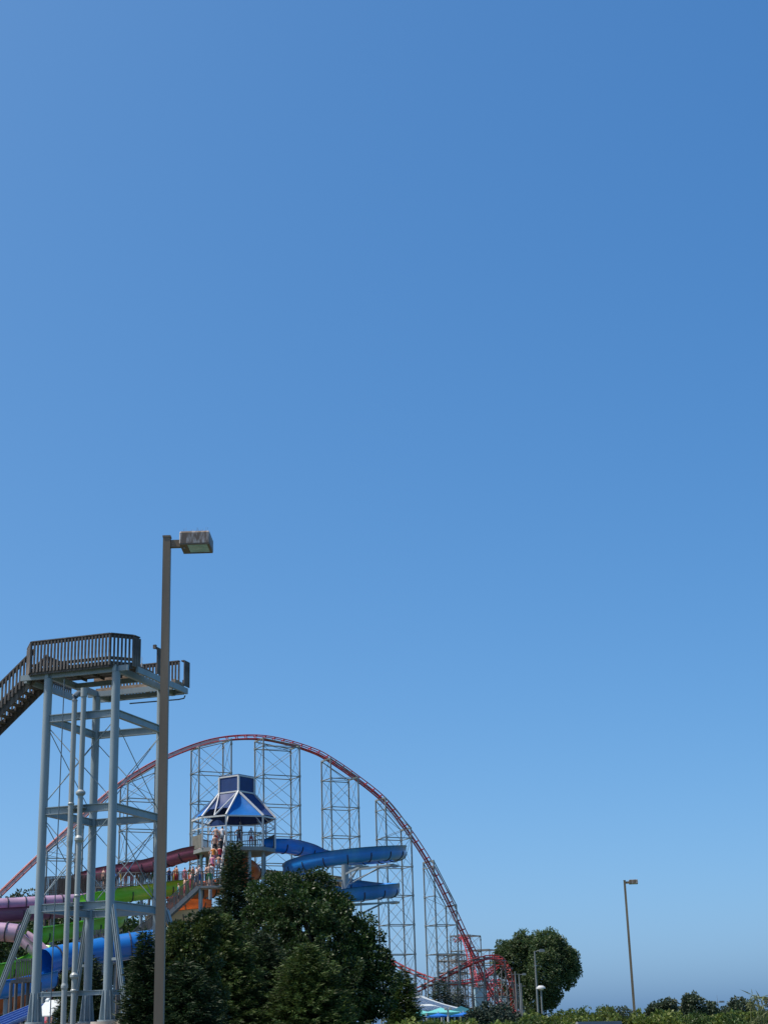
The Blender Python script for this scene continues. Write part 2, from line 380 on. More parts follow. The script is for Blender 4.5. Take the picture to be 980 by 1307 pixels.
def ring(z, h, w, pairs=('AB', 'BD', 'CD', 'AC')):
    for pr in pairs:
        a, b = CORN[pr[0]], CORN[pr[1]]; p, q = W(*a, z), W(*b, z); t = (q - p).normalized()
        p2, q2 = p + t * .15, q - t * .15; o = MB().bar(p2, q2, w * .35, h, Z)
        for s in (-1, 1): o.bar(p2 + Z * (s * (h / 2 - .012)), q2 + Z * (s * (h / 2 - .012)), w, .03, Z)
        rb = o.build('ring_beam', STEEL, tower)
        for e, sg in ((p, 1), (q, -1)):
            c = e + t * (sg * .25); sd = t.cross(Z); pl_ = MB().bar(c - Z * (h * .42), c + Z * (h * .42), .16, w * .35 + .03, sd)
            for bz in (-.3, 0, .3):
                for bx in (-.045, .045): pl_.tube(c + t * bx + Z * (h * bz) - sd * (w * .175 + .045), c + t * bx + Z * (h * bz) + sd * (w * .175 + .045), .013, n=6)
            stuff(pl_.build('bolted_plate', STEEL, rb))
for z in (13.558, 9.92, 6.259): ring(z, .29, .18)
ring(3.1, .17, .12, ('AB', 'BD'))
def rods(za, zb):
    m = MB()
    for pr in ('AB', 'BD', 'CD', 'AC'):
        a, b = CORN[pr[0]], CORN[pr[1]]
        for p, q in ((a, b), (b, a)): MB().tube(W(*p, zb - .25), W(*q, za + .25), .019, n=6).build('tie_rod', STEEL, tower)
rods(9.92, 13.558); rods(6.259, 9.92)
for k, du, dn in (('A', -1.75, 0), ('B', .62, -.25), ('C', -.55, .3), ('D', 1.55, .1)):
    u, n = CORN[k]; sg = -1 if du < 0 else 1
    o = MB(); st = .38 if abs(du) > 1 else .12
    o.bar(W(u, n, 6.22), W(u + sg * st, n + dn * .1, 6.22), .16, .3, Z)
    top = W(u + sg * st, n + dn * .1, 6.25); ft = W(u + du + sg * .3, n + dn, ZB + .03)
    a = (ft - top).normalized(); side = a.cross(TN).normalized()
    o.bar(top, ft, .05, .17, TN)
    for s in (-1, 1): o.bar(top + TN.cross(a) * 0 + a.cross(TN).normalized() * (s * .075) , ft + a.cross(TN).normalized() * (s * .075), .17, .025, side)
    o.build('kicker_brace', STEEL, tower)
    MB().tube(W(u + du + sg * .3, n + dn, 1.2), W(u + du + sg * .3, n + dn, ZB), .42, .34, n=12).build('footing', CONC, tower)
    if abs(du) < 1: MB().bar(W(u, n, 4.27), W(u + du * .62 + sg * .12, n + dn * .6, 4.27), .08, .1).build('brace_tie', STEEL, tower)
# drain pipes with couplings, conduit
def pipe_u(px, py): p = PPL(px, py, W(0, -TL / 2 - .3, 0), TN); return (p - TC).dot(TU), p.z
for (pt_, pb_, r, cols_) in (((95.6, 893), (81.5, 1306), .105, [(1032, .13, .05), (1077, .125, .35), (1262, .135, .12)]), ((106.5, 888), (94.5, 1306), .105, [(1018, .19, .12), (1078, .18, .14), (1150, .13, .05), (1249, .17, .12), (1267, .14, .06)])):
    u0, z0 = pipe_u(*pt_); u1, z1 = pipe_u(*pb_); uu = (u0 + u1) / 2
    P = MB().tube(W(uu, -TL / 2 - .3, z1 - .4), W(uu, -TL / 2 - .3, z0), r, n=16).build('drain_pipe', PIPE, tower)
    for y, rr, hh in cols_:
        t = (y - pt_[1]) / (pb_[1] - pt_[1]); z = z0 + (z1 - z0) * t
        m = MB(); m.tube(W(uu, -TL / 2 - .3, z - hh), W(uu, -TL / 2 - .3, z - hh * .3), r, rr, n=16, caps=False); m.tube(W(uu, -TL / 2 - .3, z - hh * .3), W(uu, -TL / 2 - .3, z + hh * .3), rr, n=16); m.tube(W(uu, -TL / 2 - .3, z + hh * .3), W(uu, -TL / 2 - .3, z + hh), rr, r, n=16, caps=False)
        m.build('coupling', PIPE, P)
    if pt_[0] < 100:
        MB().path([W(uu, -TL / 2 - .3, z0 - .05), W(uu, -TL / 2 - .3, z0 + .12), W(uu + .08, -TL / 2 - .2, z0 + .25), W(uu + .28, -TL / 2 + .1, z0 + .28)], .125, 12).build('elbow', PIPEDK, P)
    else:
        MB().path([W(uu, -TL / 2 - .3, z0 - .05), W(uu, -TL / 2 - .3, z0 + .3)], .13, 12).build('coupling', PIPE, P)
    for z in (6.259, 9.92, 13.4): MB().bar(W(uu, -TL / 2 - .32, z), W(uu, -TL / 2 - .05, z), .3, .04).build('pipe_bracket', STEEL, P)
ucd, zc = pipe_u(84.5, 868); MB().path([W(ucd, -TL / 2 - .42, zc), W(ucd - .03, -TL / 2 - .42, 9), W(ucd - .06, -TL / 2 - .42, 1.8)], .022, 6).build('conduit', PIPEDK, tower)
# deck framing
def beam(p, q, w, h, name='deck_beam', m=STEEL): return MB().bar(p, q, w, h, Z).build(name, m, tower)
ZD = 15.6
for u in (-TW / 2, TW / 2): beam(W(u, -2.2, 15.32), W(u, 3.2, 15.32), .15, .25)
for n in (-TL / 2, TL / 2, 3.12): beam(W(-2.75 if n < 0 else -1.9, n, 15.318), W(2.02, n, 15.318), .12, .22)
beam(W(2.1, -1.4, 15.35), W(2.1, 3.25, 15.35), .11, .24); beam(W(-2.8, -1.6, 15.35), W(-2.8, 2.2, 15.35), .13, .26)
beam(W(-1.4, .1, 15.30), W(1.4, .1, 15.30), .1, .2)
MB().path([W(-.6, 3.3, 15.08), W(1.7, 3.3, 15.05), W(1.95, 3.3, 15.08), W(2.0, 3.3, 15.2)], .03, 6).build('conduit', PIPEDK, tower)
# floor planks: front deck of the outline, cut plank by plank
OUT = [(-2.9, -1.3), (-2.15, -2.28), (1.35, -2.28), (2.0, -1.6), (2.04, .25), (-2.9, .25)]
def span(nv):
    xs = []
    for i in range(len(OUT)):
        a, b = OUT[i], OUT[(i + 1) % len(OUT)]
        if (a[1] - nv) * (b[1] - nv) < 0: xs.append(a[0] + (b[0] - a[0]) * (nv - a[1]) / (b[1] - a[1]))
    return (min(xs), max(xs)) if len(xs) > 1 else None
nv = -2.2
while nv < .2:
    sp = span(nv)
    if sp:
        dz = random.uniform(-.006, .006); MB().bar(W(sp[0] + .02, nv, ZD - .02 + dz), W(sp[1] - .02, nv, ZD - .02 + dz), .135, .04).build('floor_plank', WOOD, tower)
    nv += .147
for k, u in enumerate((-2.2, -1.0, -.2, .6, 1.1)): MB().bar(W(u, -2.2 if abs(u) < 2 else -1.2, 15.515), W(u, .2, 15.515), .05, .12).build('floor_joist', WOOD, tower)
for i in range(6): MB().bar(W(-1.6 + .02 * i, 2.3 + i * .15, ZD - .02), W(2.0, 2.3 + i * .15, ZD - .02), .135, .04).build('floor_plank', WOODP, tower)
for u in (-.9, .3, 1.3): MB().bar(W(u, 2.15, 15.5), W(u, 3.2, 15.5), .05, .14).build('floor_joist', WOODP, tower)
MB().bar(W(-.75, .36, 15.5), W(1.5, .34, 15.46), .06, .24).build('rim_board', WOODP, tower)
MB().bar(W(-1.6, 2.12, 15.47), W(2.0, 2.12, 15.49), .06, .22).build('rim_board', WOODP, tower)
MB().bar(W(2.0, 2.2, 15.6), W(2.0, 3.1, 15.56), .08, .2).build('rim_board', WOODP, tower)
for q in ((-2.9, -1.3, -2.15, -2.28), (-2.15, -2.28, 1.35, -2.28), (1.35, -2.28, 2.0, -1.6)):
    MB().bar(W(q[0], q[1], 15.46), W(q[2], q[3], 15.46), .05, .23).build('rim_board', WOOD, tower)
PICK = unit_box(.072, .045, 1.22, WOOD)
def railing(u0, n0, u1, n1, z0=ZD, z1=ZD, h=1.08, sp=.152, wide=False, ends=True, parent=None, posts=()):
    parent = parent or tower
    p, q = W(u0, n0, z0), W(u1, n1, z1); L = (q - p).length; t = (q - p) / L; hd = V(t.x, t.y, 0).normalized(); nn = hd.cross(Z)
    rl = MB().bar(p + Z * (h + .02), q + Z * (h + .02), .15, .045).bar(p + Z * (h - .07), q + Z * (h - .07), .045, .12).bar(p + Z * .12, q + Z * .12, .045, .12).build('railing', WOOD, parent)
    n = max(1, int(round(V(q.x - p.x, q.y - p.y, 0).length / sp)))
    me = unit_box(.13, .045, 1.22, WOOD) if wide else PICK
    for i in range(n + 1):
        b = p.lerp(q, i / n) + nn * .047 + Z * (h * .5 - .10 + random.uniform(-.008, .008))
        piece('picket', me, rl if parent is tower else parent, frame(b, hd, nn, Z))
    return rl
railing(-2.15, -2.3, 1.35, -2.3); railing(-2.9, -1.3, -2.15, -2.3, wide=True, sp=.14); railing(1.35, -2.3, 2.0, -1.62); railing(2.0, -1.62, 2.04, -1.2, sp=.14, wide=True)
railing(-2.9, .0, -2.9, 2.2, sp=.17); railing(-1.9, 3.22, 1.75, 3.22)
for (n0, n1, k) in ((.45, 1.15, 5), (3.05, 3.55, 4)):
    wl = MB().bar(W(1.98, n0, 16.66), W(1.98, n1, 16.66), .14, .05).bar(W(2.0, n0, 15.75), W(2.0, n1, 15.75), .05, .14).build('side_wall', WOOD, tower)
    for i in range(k): piece('plank', unit_box(.15, .04, 1.1, WOOD), wl, frame(W(2.05, n0 + .08 + (n1 - n0 - .1) * i / (k - 1) * .97, 16.12), TN, -TU, Z))
MB().box(W(1.98, .38, 16.68), (.12, .12, .16), TROT).build('post_cap', WOOD, tower); MB().tube(W(1.9, -.6, 15.6), W(1.9, -.6, 15.8), .03, n=8).tube(W(1.9, -.6, 15.8), W(1.9, -.6, 16.05), .012, n=6).build('deck_antenna', WHITEP, tower)  # post cap, and a small white antenna on the deck
# wooden stair leaving the deck to the left
SL = math.tan(R_(40)); nT = 34; run = .255
SN0, SN1 = -1.28, -.2
def SP(d, n, dz=0): return W(-2.62 - d, n, ZD - .12 - d * SL + dz)
dm = nT * run
stair = thing('wooden_staircase', W(-2.62 - dm, -.7, 1.45), 'open-riser weathered wooden staircase descending from the grey steel tower deck', 'staircase')
for n in (SN0, SN1): MB().bar(SP(-.1, n, -.05), SP(dm, n, -.05), .06, .3, TN.cross(V(0, 0, 1))).build('stringer', WOOD, stair)
for i in range(nT):
    piece('tread', unit_box(.29, SN1 - SN0 - .07, .045, WOOD), stair, frame(SP((i + .5) * run, (SN0 + SN1) / 2, .06), TU, TN, Z))
for n in (SN0 + .0, SN1):
    p, q = SP(0, n - .055, .1), SP(dm, n - .055, .1)
    rl = MB().bar(p + Z * 1.07, q + Z * 1.07, .12, .06).bar(p + Z * .96, q + Z * .96, .05, .12).bar(p + Z * .1, q + Z * .1, .05, .12).build('handrail', WOOD, stair)
    for i in range(int(dm / .16)):
        b = p.lerp(q, (i + .5) / int(dm / .16)) - TN * .05 + Z * .5; piece('picket', unit_box(.075, .045, 1.15, WOOD), rl, frame(b, TU, TN, Z))
lz = SP(dm, 0).z; o = MB().poly([W(-2.62 - dm - 1.6, -1.6, lz), W(-2.62 - dm, -1.6, lz), W(-2.62 - dm, .2, lz), W(-2.62 - dm - 1.6, .2, lz)], -.15).build('landing', WOOD, stair)
for du in (-1.5, -.1):
    for n in (-1.5, .1): MB().bar(W(-2.62 - dm + du, n, 1.3), W(-2.62 - dm + du, n, lz - .15), .2, .2).build('post', WOOD, stair)

# ================================================================== lamp posts
def lamp(X, Y, H, label, ground=0.0, yaw=0.0, group=None, spikes=False):
    L = thing('street_lamp', (X, Y, ground), label, 'lamp post', group); R3 = Matrix.Rotation(yaw, 3, 'Z')
    def P(x, y, z): return Vector((X, Y, 0)) + R3 @ V(x, y, 0) + Z * z
    MB().tube(P(0, 0, ground - .3), P(0, 0, ground + .75), .3, n=20).build('concrete_base', CONC, L)
    m = MB(); a, b = .074, .062
    m.hexa([P(x * a, y * a, ground + .78) for x, y in ((-1, -1), (1, -1), (1, 1), (-1, 1))] + [P(x * b, y * b, H) for x, y in ((-1, -1), (1, -1), (1, 1), (-1, 1))]); po = m.build('pole', BRONZE, L)
    MB().box(P(0, 0, ground + .79), (.32, .32, .05), R3).build('base_plate', BRONZE, po)
    MB().box(P(0, 0, H + .012), (.137, .137, .03), R3).build('pole_cap', BRONZE, po)
    MB().box(P(.06 + .095, 0, H - .115), (.20, .09, .125), R3).build('arm', BRONZE, L)
    # housing: rounded shoebox, open below
    prof = [(-.24, -.28), (.24, -.28), (.255, -.265), (.255, .265), (.24, .28), (-.24, .28), (-.255, .265), (-.255, -.265)]
    m = MB(); lev = [(H - .19, 1.0), (H - .005, 1.0), (H + .022, .96)]; vs = []
    cxp = .245 + .255
    for z, k in lev: vs += [P(cxp + x * k, .0 + y * k, z) for x, y in prof]
    fs = [(l * 8 + i, l * 8 + (i + 1) % 8, (l + 1) * 8 + (i + 1) % 8, (l + 1) * 8 + i) for l in range(2) for i in range(8)]
    fs += [tuple(range(16, 24)), tuple(range(8))[::-1]]; m.add(vs, fs); ho = m.build('lamp_housing', HOUS, L)
    m = MB(); zf = H - .2
    for a0, a1, b0, b1 in ((-.25, .25, -.275, -.235), (-.25, .25, .235, .275), (-.25, -.13, -.235, .235), (.21, .25, -.235, .235)):
        m.box(P(cxp + (a0 + a1) / 2, (b0 + b1) / 2, zf), (a1 - a0, b1 - b0, .024), R3)
    m.build('lens_frame', BRONZE, ho); MB().box(P(cxp + .04, 0, zf + .002), (.335, .465, .012), R3).build('lens', LENS, ho)
    MB().tube(P(cxp - .19, -.1, zf - .016), P(cxp - .19, -.1, zf - .03), .016, n=8).build('latch', WHITEP, ho)
    if spikes:
        m = MB()
        for i in range(26):
            x = cxp - .2 + .4 * i / 25; y = random.choice((-.2, -.1, 0, .1)); m.tube(P(x, y, H + .02), P(x + random.uniform(-.03, .03), y + random.uniform(-.05, .05), H + .02 + random.uniform(.05, .1)), .0016, n=3, caps=False)
        stuff(m.build('bird_spikes', GALVD, ho))
    return L
pl = PY(213.6, 686.5, 25); lamp(pl.x, 25, pl.z, 'tall square bronze lamp post with shoebox head beside the grey slide tower', spikes=True)
pl = PY(796.5, 1124, 92); lamp(pl.x, 92, pl.z, 'square bronze lamp post rising alone behind the green hedge', yaw=-.12)
def small_lamp(px, py, Y, label, kind):
    p = PY(px, py, Y); L = thing('street_lamp', (p.x, Y, 0), label, 'lamp post')
    MB().tube((p.x, Y, -.1), (p.x, Y, p.z), .12 if kind != 'dome' else .09, .08, n=10).build('pole', GALV, L); MB().tube((p.x, Y, -.05), (p.x, Y, .3), .22, n=10).build('base', CONC, L)
    if kind == 'cobra':
        MB().path([(p.x, Y, p.z - .1), (p.x + .3, Y, p.z + .02), (p.x + .6, Y, p.z)], .04, 6).build('arm', GALV, L)
        MB().box((p.x + .75, Y, p.z), (.55, .4, .22)).box((p.x + .75, Y, p.z + .14), (.4, .3, .07)).build('lamp_head', GALV, L)
    elif kind == 'dome':
        m = MB(); m.tube((p.x, Y, p.z), (p.x, Y, p.z + .12), .46, .44, n=14); m.tube((p.x, Y, p.z + .12), (p.x, Y, p.z + .3), .44, .22, n=14); m.tube((p.x, Y, p.z - .14), (p.x, Y, p.z), .2, .3, n=14); m.build('lamp_head', WHITEP, L)
    else:
        for k in range(4):
            a = k * math.pi / 2 + .4; d = V(math.cos(a), math.sin(a), 0)
            MB().bar(V(p.x, Y, p.z - .3), V(p.x, Y, p.z - .3) + d * 1.2, .12, .12).build('arm', GALV, L)
            MB().box(V(p.x, Y, p.z - .15) + d * 1.5, (.9, .9, .45)).build('lamp_head', GALV, L)
        MB().tube((p.x, Y, p.z), (p.x, Y, p.z + 1.6), .05, .02, n=6).build('finial', GALV, L)
small_lamp(682, 1214, 165, 'tall thin grey lamp post standing before the big round tree', 'cobra')
small_lamp(662, 1244, 235, 'grey lamp post beside the low end of the red coaster track', 'cobra')
small_lamp(690, 1262, 160, 'short post with white domed lamp head before the big tree', 'dome')
small_lamp(915, 1278, 420, 'far mast with cluster of floodlights against the low sky', 'mast')
for px, py, Y, lb in ((657, 1240, 300, 'taller thin grey utility pole at the foot of the coaster turnaround'), (664.5, 1255, 300, 'shorter thin grey utility pole between coaster turnaround and the round tree')):
    p = PY(px, py, Y); T = thing('utility_pole', (p.x, Y, 0), lb, 'pole', 'utility poles by the coaster turnaround')
    MB().tube((p.x, Y, -.1), (p.x, Y, p.z), .2, .14, n=8).build('pole', GALVD, T); MB().bar((p.x - .8, Y, p.z - .5), (p.x + .8, Y, p.z - .5), .12, .14).build('crossarm', GALVD, T)

# ================================================================== blue-roofed slide tower
BC = V(PY(299, 1083, 130).x, 130, 0)
bt = thing('slide_tower', (BC.x, BC.y, 1.45), 'octagonal water slide tower with blue canopy roof and square cupola', 'tower')
zdk = PY(299, 1079.5, 126.6).z; zrim = PY(299, 1084.5, 126.6).z; zev = PY(299, 1041.5, 126.6).z
ANG = [-80, -42, -5, 48, 82, 135, 175, 225]
def oct_(a, r): a = R_(a); return BC + V(math.sin(a) * r, -math.cos(a) * r, 0)
RO = 3.5
dk = MB().poly([oct_(a, RO) + Z * zrim for a in ANG], zdk - zrim).build('deck', DECKG, bt)
fixn(dk)
for i, a in enumerate(ANG):
    MB().bar(oct_(a, RO - .02) + Z * (zdk + .002), oct_(a, RO - .02) + Z * (zev), .13, .13, V(0, 1, 0)).build('post', WHITEP, bt)
    b = ANG[(i + 1) % 8]
    MB().bar(oct_(a, RO - .02) + Z * (zev + .06), oct_(b, RO - .02) + Z * (zev + .06), .14, .12).build('eave_beam', WHITEP, bt)
    MB().bar(oct_(a, RO - .05) + Z * (zev - .75), oct_(b, RO - .05) + Z * (zev - .75), .07, .07).build('tie_beam', WHITEP, bt)
    # knee braces
    p = oct_(a, RO - .05); q = oct_(a, RO - 1.0); MB().bar(p + Z * (zev - .7), q + Z * (zev + .25), .07, .07).build('knee_brace', WHITEP, bt)
    # guard rail, one side left open for the stair
    p, q = oct_(a, RO - .06), oct_(b, RO - .06); t = (q - p).normalized(); L = (q - p).length
    p, q = p + t * .1, q - t * .1
    if i == 1: p = p.lerp(q, .48)
    if i == 0:
        MB().bar(p + Z * (zdk + .6), q + Z * (zdk + .6), .05, 1.1).build('guard_panel', PANELG, bt); continue
    if i == 3: continue
    g = MB().bar(p + Z * (zdk + 1.12), q + Z * (zdk + 1.12), .08, .07).bar(p + Z * (zdk + .12), q + Z * (zdk + .12), .05, .06).build('guard_rail', RAILG, bt)
    pk = MB(); n = int(L / .17)
    for k in range(n + 1): e = p.lerp(q, k / n); pk.bar(e + Z * (zdk + .1), e + Z * (zdk + 1.1), .045, .03, t)
    stuff(pk.build('pickets', RAILG, g))
for a in (-72, -38, -2, 33, 65, 120, 180, 240):
    p = oct_(a, 2.75); MB().tube(V(p.x, p.y, 1.3), V(p.x, p.y, zrim - .002), .14, n=14).build('support_column', STEEL, bt)
# cupola: square turned about 31 degrees
CA = R_(-33); cu = V(math.cos(CA), math.sin(CA), 0); cn = V(-cu.y, cu.x, 0)
zc0 = PY(306, 1010, 129).z; zc1 = PY(306, 990, 129).z; CCEN = BC + V(.18, .2, 0); hc = 1.03
def cp(u, n, z): return CCEN + cu * (u * hc) + cn * (n * hc) + Z * z
QU = [(-1, -1), (1, -1), (1, 1), (-1, 1)]
for i, (u, n) in enumerate(QU):
    u2, n2 = QU[(i + 1) % 4]
    MB().bar(cp(u, n, zc0), cp(u, n, zc1), .15, .15, cu).build('cupola_post', WHITEP, bt)
    for z in (zc0, zc1): MB().bar(cp(u * .98, n * .98, z), cp(u2 * .98, n2 * .98, z), .12, .12).build('cupola_beam', WHITEP, bt)
    a, b = cp(u * .97, n * .97, 0), cp(u2 * .97, n2 * .97, 0); nn = (b - a).normalized().cross(Z) * .02
    MB().hexa([a - nn + Z * (zc0 + .06), b - nn + Z * (zc0 + .06), b + nn + Z * (zc0 + .06), a + nn + Z * (zc0 + .06), a - nn + Z * (zc1 - .06), b - nn + Z * (zc1 - .06), b + nn + Z * (zc1 - .06), a + nn + Z * (zc1 - .06)]).build('cupola_panel', FABD, bt)
MB().poly([cp(u * 1.02, n * 1.02, zc1 + .062) for u, n in QU], .05).build('cupola_roof', FABD, bt)
# hip rafters and canopy panels
def near_corner(p): return min(QU, key=lambda c: (cp(c[0], c[1], 0).xy - p.xy).length)
raf = []
for i, a in enumerate(ANG):
    p = oct_(a, RO + .05) + Z * (zev + .12); c = near_corner(p); q = cp(c[0], c[1], zc0); raf.append((p, q))
    MB().bar(p, q, .12, .14).build('rafter', WHITEP, bt)
MB().bar(oct_(-42, RO) .lerp(oct_(-5, RO), .5) + Z * (zev + .12), cp(1, -1, zc0), .09, .1).build('rafter', WHITEP, bt)
MB().bar(oct_(-42, RO) .lerp(oct_(-5, RO), .5) + Z * (zev + .12), cp(-1, -1, zc0), .09, .1).build('rafter', WHITEP, bt)
def canopy(i, m, lift=.0, low=0.0, off=-.1):
    (p, q), (p2, q2) = raf[i], raf[(i + 1) % 8]; o = V(0, 0, off)
    p, p2 = p.lerp(q, low), p2.lerp(q2, low)
    k = 6; mb = MB(); vs = []; cen = (p + q + p2 + q2) / 4; nn = (p2 - p).cross(q - p)
    if nn.z < 0: nn = -nn
    nn.normalize()
    for a in range(k + 1):
        for b in range(k + 1):
            s, t = a / k, b / k; e = p.lerp(p2, s).lerp(q.lerp(q2, s), t) - nn * (.28 * math.sin(math.pi * s) * math.sin(math.pi * t)) + o; vs.append(e)
    fs = [(a * (k + 1) + b, (a + 1) * (k + 1) + b, (a + 1) * (k + 1) + b + 1, a * (k + 1) + b + 1) for a in range(k) for b in range(k)]
    n0 = len(vs); mb.add(vs + [v + Z * .015 for v in vs], fs + [tuple(j + n0 for j in f[::-1]) for f in fs], True)
    mb.build('canopy_panel', m, bt)
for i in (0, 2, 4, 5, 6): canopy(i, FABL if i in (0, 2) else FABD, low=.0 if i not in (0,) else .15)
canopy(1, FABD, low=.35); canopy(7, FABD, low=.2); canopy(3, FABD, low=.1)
# navy arch panel over the stair head
m = MB(); pa, pb = oct_(-42, RO - .55).lerp(oct_(-5, RO - .55), .05), oct_(-42, RO - .55).lerp(oct_(-5, RO - .55), .95)
arc = [pa.lerp(pb, k / 12) + Z * (zev - .72 + .55 * math.sin(math.pi * k / 12)) for k in range(13)]
m.poly(arc, .04, V(.1, -1, 0)); m.build('arch_panel', FABD, bt)

# stair of the blue tower: flight towards the camera, landing, long flight down to the left
XS0, XS1 = PY(269.5, 1090, 125).x, PY(284.5, 1090, 125).x; xm = (XS0 + XS1) / 2
zl = PY(272, 1131, 122.4).z
sb = thing('metal_staircase', (xm, 122.4, 1.45), 'grey metal staircase with landing climbing to the blue-roofed slide tower', 'staircase')
y0, y1 = oct_(-20, RO).y - .02, 123.2; ntr = 14
zst = zdk
for x in (XS0, XS1):
    MB().bar(V(x, y0, zst - .12), V(x, y1, zl), .06, .3, V(0, 0, 1)).build('stringer', DECKG, sb)
    h = MB(); h.bar(V(x, y0, zst + 1.02), V(x, y1, zl + 1.05), .06, .06)
    for k in range(5): e = V(x, y0, zst).lerp(V(x, y1, zl), k / 4); h.bar(e, e + Z * 1.05, .07, .07, V(0, 1, 0))
    h.build('handrail', WHITEP, sb)
for k in range(ntr):
    t = (k + .5) / ntr; piece('tread', unit_box(XS1 - XS0 - .08, .27, .05, DECKG), sb, Matrix.Translation(V(xm, y0 + (y1 - y0) * t, zst + (zl - zst) * t)))
XL0, XL1 = PY(254, 1130, 122).x, PY(292, 1130, 122).x
MB().poly([V(XL0, 121.6, zl - .18), V(XL1, 121.6, zl - .18), V(XL1, 123.18, zl - .18), V(XL0, 123.18, zl - .18)], .16).build('landing', DECKG, sb)
def rail_run(p, q, parent, h=1.07, sp=.17, m=RAILG, t=.04, nm='railing'):
    o = MB().bar(p + Z * h, q + Z * h, .07, .06).bar(p + Z * .1, q + Z * .1, .05, .06).build(nm, m, parent)
    pk = MB(); d = V(q.x - p.x, q.y - p.y, 0); n = max(1, int(d.length / sp))
    for k in range(n + 1):
        e = p.lerp(q, k / n); w = .09 if k % 8 == 0 else t; pk.bar(e + Z * .06, e + Z * (h - .02), w, w * .8, d.normalized())
    stuff(pk.build('pickets', m, o)); return o
rail_run(V(XL0, 121.62, zl), V(XL1, 121.62, zl), sb); rail_run(V(XL1, 121.65, zl), V(XL1, 123.1, zl), sb)
for x in (XL0 + .1, XL1 - .1):
    for y in (121.8, 123.0): MB().tube(V(x, y, 1.3), V(x, y, zl - .2), .09, n=8).build('landing_post', STEEL, sb)
pf = PY(152, 1226, 122); ze = pf.z; xe = pf.x
nt2 = 40
for y in (121.65, 122.75):
    MB().bar(V(XL0, y, zl - .1), V(xe, y, ze), .06, .3).build('stringer', DECKG, sb); rail_run(V(XL0, y, zl), V(xe, y, ze + .1), sb, sp=.11, t=.05)
for k in range(nt2):
    t = (k + .5) / nt2; piece('tread', unit_box(.3, 1.05, .05, DECKG), sb, Matrix.Translation(V(XL0 + (xe - XL0) * t, 122.2, zl + (ze - zl) * t)))
def stair_z(x): return zl + (ze - zl) * (XL0 - x) / (XL0 - xe)
MB().poly([V(xe - 6.5, 121.2, ze - .25), V(xe, 121.2, ze - .25), V(xe, 123.4, ze - .25), V(xe - 6.5, 123.4, ze - .25)], .2).build('landing', DECKG, sb)
rail_run(V(xe - 6.5, 121.25, ze - .05), V(xe, 121.25, ze - .05), sb)
for x in (xe - 6.2, xe - 3.2, xe - .3): MB().tube(V(x, 122.3, 1.3), V(x, 122.3, ze - .26), .12, n=8).build('landing_post', STEEL, sb)

